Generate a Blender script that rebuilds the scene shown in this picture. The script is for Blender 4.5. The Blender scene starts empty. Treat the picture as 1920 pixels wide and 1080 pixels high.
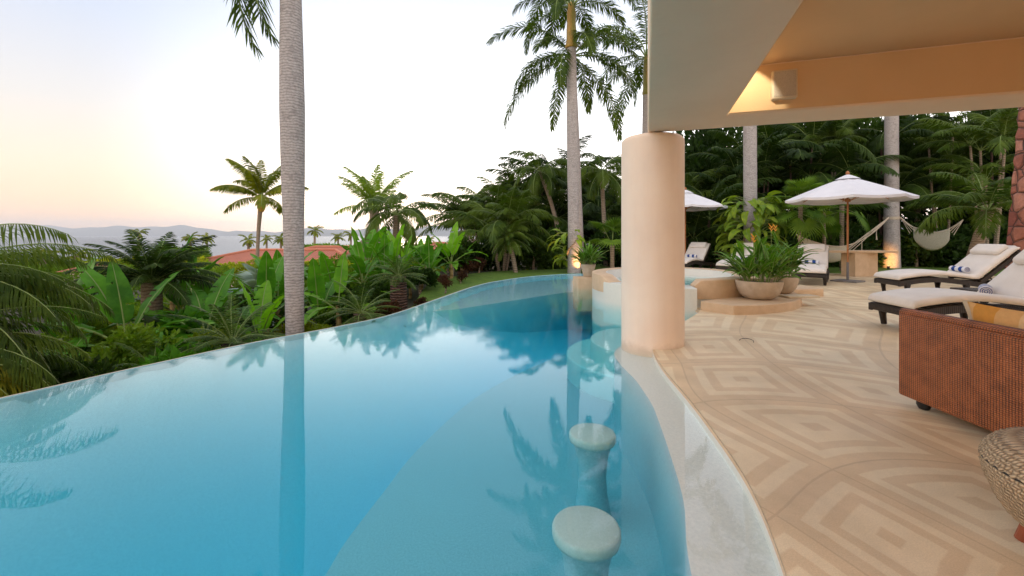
import bpy, bmesh, math, random
import numpy as np
from mathutils import Vector, Matrix
from mathutils.geometry import delaunay_2d_cdt
random.seed(7); rnd = random.random
PI = math.pi; R = math.radians
sc = bpy.context.scene
C = sc.collection
U = random.uniform
# ------------------------------------------------------------------ camera, sky, sun, exposure
F = 800.0; CH = 1.3                       # focal length in px of the 1920 px photograph, camera height
cam = bpy.data.objects.new('camera', bpy.data.cameras.new('camera')); C.objects.link(cam)
cam.data.sensor_width = 36; cam.data.lens = 36*F/1920
cam.data.shift_y = -98/1920
cam.data.clip_start = 0.05; cam.data.clip_end = 60000
cam.location = (0, 0, CH); cam.rotation_euler = (R(90), 0, 0)
sc.camera = cam
SUN_AZ, SUN_EL = -14, 3.5                   # degrees, azimuth clockwise from +Y
w = bpy.data.worlds.new('World'); sc.world = w; w.use_nodes = True
nt = w.node_tree; bgn = nt.nodes['Background']
sky = nt.nodes.new('ShaderNodeTexSky'); sky.sky_type = 'NISHITA'; sky.sun_disc = False
sky.sun_elevation = R(SUN_EL); sky.sun_rotation = R(SUN_AZ)
sky.air_density = 1.0; sky.dust_density = 1.2; sky.ozone_density = 2.0; sky.altitude = 10
def wn_(t, **k):
    n = nt.nodes.new(t)
    for a, c in k.items(): setattr(n, a, c)
    return n
def wramp(src, stops):
    r = wn_('ShaderNodeValToRGB'); els = r.color_ramp.elements
    while len(els) < len(stops): els.new(.5)
    for e, (p, c) in zip(els, stops): e.position = p; e.color = (*c, 1)
    nt.links.new(src, r.inputs[0]); return r.outputs[0]
tcw = wn_('ShaderNodeTexCoord'); sxyz = wn_('ShaderNodeSeparateXYZ'); nt.links.new(tcw.outputs['Generated'], sxyz.inputs[0])
flat = wn_('ShaderNodeVectorMath', operation='MULTIPLY'); flat.inputs[1].default_value = (1, 1, 0); nt.links.new(tcw.outputs['Generated'], flat.inputs[0])
nrm = wn_('ShaderNodeVectorMath', operation='NORMALIZE'); nt.links.new(flat.outputs[0], nrm.inputs[0])
dt = wn_('ShaderNodeVectorMath', operation='DOT_PRODUCT'); nt.links.new(nrm.outputs[0], dt.inputs[0])
dt.inputs[1].default_value = (math.sin(R(14)), math.cos(R(14)), 0)
# dusk glow: away from the set sun (peach band, lilac above) and toward it (white, burnt out), by the sine of elevation
away = wramp(sxyz.outputs['Z'], [(0, (1.42, .84, .48)), (.05, (1.34, .88, .56)), (.12, (1.18, .92, .70)), (.22, (.92, .87, .83)), (.36, (.72, .78, .92)), (.52, (.55, .63, .84)), (.7, (.58, .58, .66)), (1, (.52, .52, .58))])
near = wramp(sxyz.outputs['Z'], [(0, (1.0, .80, .60)), (.06, (1.0, .88, .74)), (.15, (.90, .86, .81)), (.30, (.56, .575, .60)), (.48, (.285, .305, .35)), (.7, (.24, .255, .30)), (1, (.24, .25, .29))])
gain = wn_('ShaderNodeMapRange', interpolation_type='SMOOTHSTEP'); gain.inputs['From Min'].default_value = .50; gain.inputs['From Max'].default_value = .97
nt.links.new(dt.outputs['Value'], gain.inputs['Value'])
bk = wn_('ShaderNodeMapRange', interpolation_type='SMOOTHSTEP'); bk.inputs['From Min'].default_value = .45; bk.inputs['From Max'].default_value = -.2; bk.inputs['To Min'].default_value = .72; bk.inputs['To Max'].default_value = 1.9  # unseen sky behind the camera brightened, then warmed, to fill the shade
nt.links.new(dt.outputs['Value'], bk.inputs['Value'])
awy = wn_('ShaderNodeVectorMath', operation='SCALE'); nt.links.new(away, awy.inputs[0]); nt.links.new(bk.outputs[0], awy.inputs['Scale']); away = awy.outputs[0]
wrm = wn_('ShaderNodeMix', data_type='RGBA', blend_type='MULTIPLY'); wrm.inputs[7].default_value = (1.05, .98, .88, 1); wb = wn_('ShaderNodeMapRange'); wb.inputs['From Min'].default_value = .35; wb.inputs['From Max'].default_value = -.1
nt.links.new(dt.outputs['Value'], wb.inputs['Value']); nt.links.new(wb.outputs[0], wrm.inputs[0]); nt.links.new(away, wrm.inputs[6]); away = wrm.outputs[2]
mul = wn_('ShaderNodeVectorMath', operation='SCALE'); mul.inputs['Scale'].default_value = 2.3; nt.links.new(near, mul.inputs[0])
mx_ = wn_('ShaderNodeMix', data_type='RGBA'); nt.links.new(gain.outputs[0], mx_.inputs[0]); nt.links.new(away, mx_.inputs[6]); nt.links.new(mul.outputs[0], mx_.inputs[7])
nis = wn_('ShaderNodeVectorMath', operation='SCALE'); nis.inputs['Scale'].default_value = .5; nt.links.new(sky.outputs[0], nis.inputs[0])
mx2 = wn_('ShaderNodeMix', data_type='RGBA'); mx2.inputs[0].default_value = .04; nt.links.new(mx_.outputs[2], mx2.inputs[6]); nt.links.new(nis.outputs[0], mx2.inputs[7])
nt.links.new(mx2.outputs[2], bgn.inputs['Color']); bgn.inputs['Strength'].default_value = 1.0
sl = bpy.data.lights.new('sun', 'SUN'); sl.energy = 0.9; sl.angle = R(6); sl.color = (1.0, .74, .50)
so = bpy.data.objects.new('sun', sl); C.objects.link(so)
so.rotation_euler = (R(90-SUN_EL), 0, R(180-SUN_AZ)); so.location = (0, 0, 30)
sc.view_settings.view_transform = 'Standard'; sc.view_settings.look = 'None'
sc.view_settings.gamma = 1; sc.view_settings.exposure = 0.58
sc.cycles.max_bounces = 8; sc.cycles.transparent_max_bounces = 12
sc.cycles.sample_clamp_indirect = 6
# ------------------------------------------------------------------ materials
def new_mat(name):
    m = bpy.data.materials.new(name); m.use_nodes = True
    return m, m.node_tree, m.node_tree.nodes['Principled BSDF']
def N(nt, t, **k):
    n = nt.nodes.new(t)
    for a, b in k.items(): setattr(n, a, b)
    return n
def ramp(nt, fac, stops, interp='LINEAR'):
    r = N(nt, 'ShaderNodeValToRGB'); r.color_ramp.interpolation = interp
    els = r.color_ramp.elements
    while len(els) < len(stops): els.new(0.5)
    for e, (p, c) in zip(els, stops):
        e.position = p; e.color = (*c, 1) if len(c) == 3 else c
    nt.links.new(fac, r.inputs[0]); return r.outputs[0]
def noise(nt, scale, detail=4, rough=.55, coord='Object', vec=None):
    if vec is None:
        tc = N(nt, 'ShaderNodeTexCoord'); vec = tc.outputs[coord]
    n = N(nt, 'ShaderNodeTexNoise'); n.inputs['Scale'].default_value = scale
    n.inputs['Detail'].default_value = detail; n.inputs['Roughness'].default_value = rough
    nt.links.new(vec, n.inputs['Vector']); return n.outputs['Fac']
def bump(nt, b, h, strength=.3, dist=.01):
    n = N(nt, 'ShaderNodeBump'); n.inputs['Strength'].default_value = strength
    n.inputs['Distance'].default_value = dist
    nt.links.new(h, n.inputs['Height']); nt.links.new(n.outputs[0], b.inputs['Normal']); return n
def mixc(nt, fac, a, b, mode='MIX'):
    m = N(nt, 'ShaderNodeMix', data_type='RGBA', blend_type=mode)
    for v, i in ((fac, 0), (a, 6), (b, 7)):
        if isinstance(v, (int, float)): m.inputs[i].default_value = v
        elif isinstance(v, tuple): m.inputs[i].default_value = (*v, 1)
        else: nt.links.new(v, m.inputs[i])
    return m.outputs[2]
def math_(nt, op, a, b=None, c=None):
    m = N(nt, 'ShaderNodeMath', operation=op)
    for i, v in enumerate((a, b, c)):
        if v is None: continue
        if isinstance(v, (int, float)): m.inputs[i].default_value = v
        else: nt.links.new(v, m.inputs[i])
    return m.outputs[0]
def simple(name, c1, c2=None, scale=8, rough=.7, bs=0, bd=.005, bscale=None, spec=.4, detail=5):
    m, t, b = new_mat(name)
    b.inputs['Roughness'].default_value = rough; b.inputs['Specular IOR Level'].default_value = spec
    if c2 is None: c2 = tuple(x*.85 for x in c1)
    f = noise(t, scale, detail)
    t.links.new(ramp(t, f, [(.3, c1), (.7, c2)]), b.inputs['Base Color'])
    if bs: bump(t, b, noise(t, bscale or scale*4, 6), bs, bd)
    return m
def leaf(name, c1, c2, rough=.45, trans=.3, scale=3, spec=.4):
    rough += .12; spec *= .4; c1 = (c1[0]*.85, c1[1]*.9, c1[2]*.6); c2 = (c2[0]*.9, c2[1]*.97, c2[2]*.6)
    m, t, b = new_mat(name)
    oi = N(t, 'ShaderNodeObjectInfo')
    f = math_(t, 'ADD', math_(t, 'MULTIPLY', noise(t, scale, 3), .9), math_(t, 'MULTIPLY', oi.outputs['Random'], .3))
    col = ramp(t, f, [(.35, c1), (.8, c2)])
    t.links.new(col, b.inputs['Base Color']); b.inputs['Roughness'].default_value = rough
    b.inputs['Specular IOR Level'].default_value = spec
    tr = N(t, 'ShaderNodeBsdfTranslucent')
    t.links.new(mixc(t, 1.0, col, (1.35, 1.5, .5), 'MULTIPLY'), tr.inputs['Color'])
    ms = N(t, 'ShaderNodeMixShader'); ms.inputs[0].default_value = trans
    t.links.new(b.outputs[0], ms.inputs[1]); t.links.new(tr.outputs[0], ms.inputs[2])
    t.links.new(ms.outputs[0], t.nodes['Material Output'].inputs['Surface'])
    return m
M = {}
M['plaster'] = simple('plaster', (.78, .62, .46), (.72, .565, .41), 1.3, .8, .6, .008, 11)
M['column_plaster0'] = simple('column_plaster', (.80, .67, .54), (.76, .62, .49), 1.6, .7, .2, .003, 50)
m, t, b = new_mat('column_stucco')
tc = N(t, 'ShaderNodeTexCoord'); sp = N(t, 'ShaderNodeSeparateXYZ'); t.links.new(tc.outputs['Object'], sp.inputs[0])
c_ = ramp(t, noise(t, 1.6, 6, .6), [(.3, (.80, .67, .54)), (.7, (.74, .60, .48))])
mp = N(t, 'ShaderNodeMapping'); mp.inputs['Scale'].default_value = (7, 7, .5); t.links.new(tc.outputs['Object'], mp.inputs[0])
c_ = mixc(t, .22, c_, ramp(t, noise(t, 1, 5, .6, vec=mp.outputs[0]), [(.35, (.86, .83, .80)), (.55, (1, 1, 1))]), 'MULTIPLY')
st_ = math_(t, 'ADD', math_(t, 'MULTIPLY', sp.outputs['Z'], 4), math_(t, 'MULTIPLY', noise(t, 6, 6, .7), 1.1))
c_ = mixc(t, 1, c_, ramp(t, st_, [(.35, (.78, .75, .72)), (.8, (1, 1, 1))]), 'MULTIPLY')
t.links.new(c_, b.inputs['Base Color']); b.inputs['Roughness'].default_value = .8
hh = math_(t, 'ADD', noise(t, 9, 6, .6), math_(t, 'MULTIPLY', noise(t, 90, 4), .3)); bump(t, b, hh, .5, .008)
M['column_plaster'] = m
M['ochre_plaster'] = simple('ochre_plaster', (.66, .46, .26), (.61, .42, .23), 1.2, .8, .25, .004, 60)
M['pool'] = simple('pool_plaster', (.70, .68, .62), (.60, .59, .545), 55, .7, .1, .002, 200, detail=8)
M['pool_blue'] = simple('blue_pool_plaster', (.38, .64, .70), (.32, .57, .64), 55, .7, .1, .002, 200, detail=8)
M['pool_pale'] = simple('pale_pool_plaster', (.49, .54, .55), (.37, .42, .44), 70, .7, .1, .002, 200, detail=8)
M['stool_seat'] = simple('stool_seat', (.58, .55, .50), (.52, .495, .45), 60, .7, .1, .002, 200, detail=8)
M['lip'] = simple('pool_lip', (.62, .55, .42), (.45, .40, .30), 6, .5)
M['stone_tile'] = simple('tan_stone', (.62, .46, .30), (.52, .37, .23), 5, .6, .3, .004, 90)
M['spa_tile'] = simple('spa_plaster', (.62, .62, .55), (.56, .57, .51), 40, .35, .1, .002)
M['bowl'] = simple('bowl_concrete', (.55, .45, .34), (.42, .33, .24), 7, .8, .5, .006, 40)
M['soil'] = simple('soil', (.03, .022, .015), (.05, .035, .02), 20, .95, .6, .02, 60)
M['ground'] = simple('bed_soil', (.02, .025, .012), (.045, .04, .02), 1.5, .95, .6, .05, 9)
M['grass'] = simple('lawn_grass', (.065, .14, .012), (.12, .21, .02), 6, .9, .9, .03, 90, detail=9)
M['fabric'] = simple('cushion_fabric', (.71, .67, .62), (.64, .60, .55), 5, .9, .7, .02, 7)
M['umbrella_cloth'] = simple('umbrella_cloth', (.72, .72, .74), (.66, .66, .69), 3, .85, .1, .002, 200)
M['blue'] = simple('blue_towel', (.02, .07, .28), (.015, .05, .2), 30, .95, .8, .004, 300)
M['white'] = simple('white_towel', (.72, .72, .74), (.62, .62, .66), 30, .95, .8, .004, 300)
M['wood'] = simple('umbrella_wood', (.42, .18, .06), (.30, .11, .035), 12, .45)
M['metal'] = simple('grey_metal', (.22, .21, .20), (.16, .15, .15), 9, .5)
M['black'] = simple('black_rubber', (.012, .012, .012), (.02, .02, .02), 9, .35)
M['cream'] = simple('cream_paint', (.62, .52, .38), (.55, .46, .33), 9, .6)
M['rope'] = simple('rope', (.55, .47, .36), (.42, .36, .27), 40, .9)
M['hammock'] = simple('hammock_cloth', (.50, .46, .36), (.38, .36, .28), 30, .95, .5, .004, 120)
M['terracotta'] = simple('terracotta', (.50, .20, .12), (.44, .16, .09), .5, .7)
M['thatch'] = simple('thatch', (.20, .15, .12), (.12, .09, .07), 3, .95)
M['house'] = simple('house_wall', (.62, .47, .38), (.55, .42, .34), .5, .9)
M['leg_wood'] = simple('red_wood', (.28, .07, .025), (.2, .05, .02), 9, .5)
M['flower'] = simple('orange_flower', (.8, .28, .03), (.85, .45, .06), 20, .6)
M['pinkflower'] = simple('pink_flower', (.45, .12, .14), (.5, .2, .2), 20, .6)
M['hills'] = simple('hill_scrub', (.06, .07, .05), (.10, .10, .07), .002, .95)
def stripes(name, ca, cb, scale, axis='Z', rough=.6, nz=.3, dist=.004, st=.5, spec=.3, scale2=None, cc=None):
    m, t, b = new_mat(name)
    tc = N(t, 'ShaderNodeTexCoord')
    wv = N(t, 'ShaderNodeTexWave', wave_type='BANDS', bands_direction=axis)
    wv.inputs['Scale'].default_value = scale; wv.inputs['Distortion'].default_value = nz*5
    wv.inputs['Detail'].default_value = 3; wv.inputs['Detail Scale'].default_value = 1.5
    t.links.new(tc.outputs['Object'], wv.inputs['Vector'])
    col = ramp(t, wv.outputs['Fac'], [(.05, ca), (.5, cb)])
    h = wv.outputs['Fac']
    if cc:
        blot = noise(t, 7, 8, .75)
        col = mixc(t, ramp(t, blot, [(.5, (0, 0, 0)), (.68, (.8, .8, .8))]), col, cc)
    t.links.new(mixc(t, .5, col, ramp(t, noise(t, 30, 6), [(.3, (.5, .5, .5)), (.7, (1.3, 1.3, 1.3))]), 'MULTIPLY'), b.inputs['Base Color'])
    b.inputs['Roughness'].default_value = rough; b.inputs['Specular IOR Level'].default_value = spec
    bump(t, b, h, st, dist); return m
M['royal_trunk'] = stripes('royal_palm_bark', (.28, .255, .245), (.43, .40, .38), 6.5, 'Z', .85, 1.0, .004, .25, .2, cc=(.22, .205, .195))
M['palm_trunk'] = stripes('palm_bark', (.20, .145, .10), (.31, .25, .185), 4.5, 'Z', .9, .9, .008, .5, .15)
M['cycad_trunk'] = stripes('cycad_bark', (.05, .035, .03), (.16, .10, .08), 6, 'Z', .95, .8, .03, 1, .1)
M['shaft'] = stripes('crownshaft', (.22, .20, .03), (.42, .26, .05), .6, 'X', .4, .5, .003, .3, .4)
M['royal'] = leaf('royal_frond', (0.0389, 0.0785, 0.0158), (0.1001, 0.1462, 0.0238), .4, .3)
M['coco'] = leaf('coconut_frond', (0.093, 0.131, 0.017), (0.295, 0.290, 0.039), .4, .4)
M['bright'] = leaf('sunlit_tint_frond', (.10, .19, .03), (.27, .34, .07), .4, .45)  # sunlit look painted in as a lighter yellow-green frond colour
M['areca'] = leaf('areca_frond', (0.0335, 0.0702, 0.0101), (0.1030, 0.1474, 0.0218), .45, .3)
M['dark'] = leaf('dark_frond', (0.0129, 0.0347, 0.0061), (0.0422, 0.0741, 0.0116), .45, .25)
M['yellow'] = leaf('yellow_frond', (.06, .09, .01), (.24, .22, .02), .45, .35)
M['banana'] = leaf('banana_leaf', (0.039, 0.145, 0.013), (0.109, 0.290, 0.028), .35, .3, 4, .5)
M['banana_lit'] = leaf('lit_banana_leaf', (0.093, 0.261, 0.017), (0.217, 0.435, 0.033), .35, .4, 4, .5)  # lit copy of the banana leaf, catching light painted as lighter colour
M['midrib'] = simple('midrib', (.22, .30, .08), (.16, .24, .06), 5, .5)
M['stalk'] = stripes('banana_stalk', (.20, .13, .05), (.34, .24, .10), 1.5, 'Z', .8, .6, .01, .5, .2)
M['cycad'] = leaf('cycad_frond', (0.023, 0.058, 0.011), (0.078, 0.131, 0.022), .35, .2)
M['silver'] = leaf('silver_frond', (.19, .25, .36), (.33, .40, .56), .6, .2)
M['fan'] = leaf('fan_frond', (0.046, 0.116, 0.017), (0.155, 0.246, 0.033), .45, .3)
M['hedge'] = leaf('hedge_leaf', (.07, .15, .015), (.19, .29, .03), .5, .3, 1.2)
M['hedge_dark'] = leaf('dark_shrub_leaf', (0.0152, 0.0408, 0.0072), (0.0432, 0.0816, 0.0120), .5, .25, 1.2)
M['hedge_yellow'] = leaf('yellow_hedge_leaf', (0.139, 0.203, 0.017), (0.403, 0.406, 0.033), .5, .35, 1.2)
M['philo'] = leaf('vine_leaf', (0.078, 0.174, 0.017), (0.310, 0.392, 0.055), .35, .35, 4, .5)
M['heli'] = leaf('heliconia_leaf', (0.039, 0.123, 0.013), (0.132, 0.275, 0.033), .35, .3, 5, .5)
M['red_leaf'] = leaf('red_shrub_leaf', (0.04, 0.02, 0.017), (0.10, 0.04, 0.03), .5, .2, 3)
# lamp glass
m, t, b = new_mat('lamp_glass'); b.inputs['Emission Color'].default_value = (1, .6, .25, 1); b.inputs['Emission Strength'].default_value = 3; M['lamp'] = m
# woven wicker: bump of vertical ribs crossed by fine horizontal strands
def weave(name, ca, cb, sx, sz, axis='Y', rough=.45, d=.006):
    m, t, b = new_mat(name)
    tc = N(t, 'ShaderNodeTexCoord'); sep = N(t, 'ShaderNodeSeparateXYZ'); t.links.new(tc.outputs['Object'], sep.inputs[0])
    u = sep.outputs[axis]; v = sep.outputs['Z']
    if axis == 'Y': u = math_(t, 'ADD', sep.outputs['X'], sep.outputs['Y'])
    ru = math_(t, 'ABSOLUTE', math_(t, 'SINE', math_(t, 'MULTIPLY', u, sx)))
    sgn = math_(t, 'MULTIPLY', math_(t, 'SIGN', math_(t, 'SINE', math_(t, 'MULTIPLY', u, sx))), PI/2)
    rv = math_(t, 'ABSOLUTE', math_(t, 'SINE', math_(t, 'ADD', math_(t, 'MULTIPLY', v, sz), sgn)))
    h = math_(t, 'MULTIPLY', math_(t, 'POWER', ru, .6), math_(t, 'ADD', .35, math_(t, 'MULTIPLY', rv, .65)))
    nz = noise(t, 9, 6, .7)
    h2 = math_(t, 'ADD', math_(t, 'MULTIPLY', h, .8), math_(t, 'MULTIPLY', math_(t, 'SUBTRACT', nz, .5), .9))
    t.links.new(ramp(t, h2, [(.1, ca), (.85, cb)]), b.inputs['Base Color'])
    b.inputs['Roughness'].default_value = rough; b.inputs['Specular IOR Level'].default_value = .4
    bump(t, b, h, .9, d); return m
M['wicker'] = weave('red_wicker', (.06, .016, .006), (.46, .15, .05), 190, 240, d=.005)
M['dark_wicker'] = weave('dark_wicker', (.010, .007, .005), (.045, .032, .024), 160, 400)
M['seagrass'] = weave('seagrass_weave', (.20, .13, .07), (.62, .46, .29), 150, 190, d=.01)
# striped cushion
m, t, b = new_mat('orange_cushion')
tc = N(t, 'ShaderNodeTexCoord'); sp = N(t, 'ShaderNodeSeparateXYZ'); t.links.new(tc.outputs['Object'], sp.inputs[0])
v = math_(t, 'FRACT', math_(t, 'MULTIPLY', sp.outputs['Y'], 2.3))
c0 = ramp(t, v, [(0, (.62, .36, .14)), (.3, (.56, .26, .045)), (.62, (.62, .36, .14)), (.8, (.66, .46, .24))], 'CONSTANT')
t.links.new(mixc(t, .4, c0, ramp(t, noise(t, 40, 5), [(.3, (.8, .8, .8)), (.7, (1.1, 1.1, 1.1))]), 'MULTIPLY'), b.inputs['Base Color'])
b.inputs['Roughness'].default_value = .9; M['cushion'] = m
# deck: warped grid of nested squares read from the UV map (u, v = cell coordinates)
m, t, b = new_mat('deck_pattern')
uv = N(t, 'ShaderNodeUVMap'); uv.uv_map = 'cells'
sp = N(t, 'ShaderNodeSeparateXYZ'); t.links.new(uv.outputs[0], sp.inputs[0])
def cellabs(o):
    return math_(t, 'ABSOLUTE', math_(t, 'SUBTRACT', math_(t, 'FRACT', o), .5))
ax, ay = cellabs(sp.outputs['X']), cellabs(sp.outputs['Y'])
rr = math_(t, 'MULTIPLY', math_(t, 'MAXIMUM', ax, ay), 2)
wob = math_(t, 'MULTIPLY', math_(t, 'SUBTRACT', noise(t, 9, 4), .5), .035)
rr2 = math_(t, 'ADD', rr, wob)
tan, pale = (.69, .54, .35), (.775, .65, .445)
def soft(stops):
    out = []
    for k, (p, c) in enumerate(stops):
        if k: out.append((p-.012, stops[k-1][1])); out.append((p+.012, c))
        else: out.append((0, c))
    return out
nest = ramp(t, rr2, soft([(0, tan), (.13, pale), (.44, tan), (.62, pale), (.79, tan)]))
# random cell tint
fl = N(t, 'ShaderNodeVectorMath', operation='FLOOR'); t.links.new(uv.outputs[0], fl.inputs[0])
wn = N(t, 'ShaderNodeTexWhiteNoise'); t.links.new(fl.outputs[0], wn.inputs['Vector'])
tint = ramp(t, wn.outputs['Value'], [(0, (.95, .95, .96)), (1, (1.05, 1.03, 1.0))])
col = mixc(t, 1.0, nest, tint, 'MULTIPLY')
blot = ramp(t, noise(t, 1.7, 6, .65), [(.3, (.84, .82, .80)), (.7, (1.12, 1.12, 1.12))])
col = mixc(t, 1.0, col, blot, 'MULTIPLY')
gr = ramp(t, noise(t, 160, 6, .8), [(.3, (.80, .80, .80)), (.7, (1.14, 1.14, 1.14))])
col = mixc(t, 1.0, col, gr, 'MULTIPLY')
line = ramp(t, rr, [(.982, (0, 0, 0)), (.988, (1, 1, 1))])
col = mixc(t, math_(t, 'MULTIPLY', line, .24), col, (.25, .16, .10))
t.links.new(col, b.inputs['Base Color'])
t.links.new(ramp(t, noise(t, 3, 5), [(.3, (.42,)*3), (.7, (.6,)*3)]), b.inputs['Roughness'])
b.inputs['Specular IOR Level'].default_value = .4
bump(t, b, noise(t, 220, 6, .8), .25, .002)
M['deck'] = m
# red stones of the pillar
m, t, b = new_mat('red_stone')
tc = N(t, 'ShaderNodeTexCoord')
def voro(feature):
    n = N(t, 'ShaderNodeTexVoronoi', feature=feature); n.inputs['Scale'].default_value = 3.1; n.inputs['Randomness'].default_value = .9
    t.links.new(tc.outputs['Object'], n.inputs['Vector']); return n
vd = voro('DISTANCE_TO_EDGE'); vc = voro('F1')
sc2 = N(t, 'ShaderNodeSeparateColor'); t.links.new(vc.outputs['Color'], sc2.inputs[0])
scol = ramp(t, sc2.outputs[0], [(0, (.22, .07, .05)), (.5, (.34, .13, .08)), (1, (.42, .19, .13))])
scol = mixc(t, .6, scol, ramp(t, noise(t, 14, 7, .7), [(.3, (.6, .6, .6)), (.7, (1.3, 1.3, 1.3))]), 'MULTIPLY')
e = ramp(t, vd.outputs['Distance'], [(.012, (0, 0, 0)), (.04, (1, 1, 1))])
t.links.new(mixc(t, e, (.08, .045, .035), scol), b.inputs['Base Color']); b.inputs['Roughness'].default_value = .9
hh = math_(t, 'ADD', ramp(t, vd.outputs['Distance'], [(0, (0, 0, 0)), (.12, (1, 1, 1))]), math_(t, 'MULTIPLY', noise(t, 14, 7, .7), .4))
bump(t, b, hh, 1, .05); M['redstone'] = m
# water: mirror by Fresnel over clear body with absorption
def water_mat(name, k, scale, bstr, bdist, vol=True, big=None):
    m = bpy.data.materials.new(name); m.use_nodes = True; t = m.node_tree; t.nodes.clear()
    out = N(t, 'ShaderNodeOutputMaterial'); tr = N(t, 'ShaderNodeBsdfTransparent'); gl = N(t, 'ShaderNodeBsdfGlossy')
    gl.inputs['Roughness'].default_value = .0; gl.inputs['Color'].default_value = (1, 1, 1, 1)
    fr = N(t, 'ShaderNodeFresnel'); fr.inputs['IOR'].default_value = 1.33
    tc = N(t, 'ShaderNodeTexCoord'); geo = N(t, 'ShaderNodeNewGeometry')
    n1 = noise(t, scale, 3, .5, vec=tc.outputs['Object'])
    n2 = noise(t, scale*.22, 2, .5, vec=tc.outputs['Object'])
    h = math_(t, 'ADD', math_(t, 'MULTIPLY', n1, .5), math_(t, 'MULTIPLY', n2, .7))
    if big:   # ripples calm down by the camera's end of the pool and grow around the spillway
        sp = N(t, 'ShaderNodeSeparateXYZ'); t.links.new(tc.outputs['Object'], sp.inputs[0])
        g = ramp(t, math_(t, 'MULTIPLY', sp.outputs['Y'], .1), [(.2, (.06,)*3), (.42, (.14,)*3), (.6, (.45,)*3), (.9, (.9,)*3)])
        h = math_(t, 'MULTIPLY', h, g)
    bp = N(t, 'ShaderNodeBump'); bp.inputs['Strength'].default_value = bstr; bp.inputs['Distance'].default_value = bdist
    t.links.new(h, bp.inputs['Height'])
    t.links.new(bp.outputs[0], gl.inputs['Normal']); t.links.new(bp.outputs[0], fr.inputs['Normal'])
    # only the upward face mirrors
    up = N(t, 'ShaderNodeSeparateXYZ'); t.links.new(geo.outputs['True Normal'], up.inputs[0])
    upf = math_(t, 'GREATER_THAN', up.outputs['Z'], .5)
    front = math_(t, 'SUBTRACT', 1, geo.outputs['Backfacing'])
    fac = math_(t, 'MULTIPLY', fr.outputs[0], math_(t, 'MULTIPLY', upf, front))
    mx = N(t, 'ShaderNodeMixShader'); t.links.new(fac, mx.inputs[0])
    t.links.new(tr.outputs[0], mx.inputs[1]); t.links.new(gl.outputs[0], mx.inputs[2])
    t.links.new(mx.outputs[0], out.inputs['Surface'])
    va = N(t, 'ShaderNodeVolumeAbsorption'); va.inputs['Density'].default_value = k
    va.inputs['Color'].default_value = (.22, .87, .95, 1)
    t.links.new(va.outputs[0], out.inputs['Volume'])
    return m
M['water'] = water_mat('pool_water', .70, 26, .5, .004, big=True)
M['spa_water'] = water_mat('spa_water', 1.0, 14, .5, .02)
m, t, b = new_mat('sea'); b.inputs['Base Color'].default_value = (.05, .09, .13, 1); b.inputs['Roughness'].default_value = .30; b.inputs['Specular IOR Level'].default_value = .5
bump(t, b, noise(t, .08, 6, .6), 1, 3.0); M['sea'] = m
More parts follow.
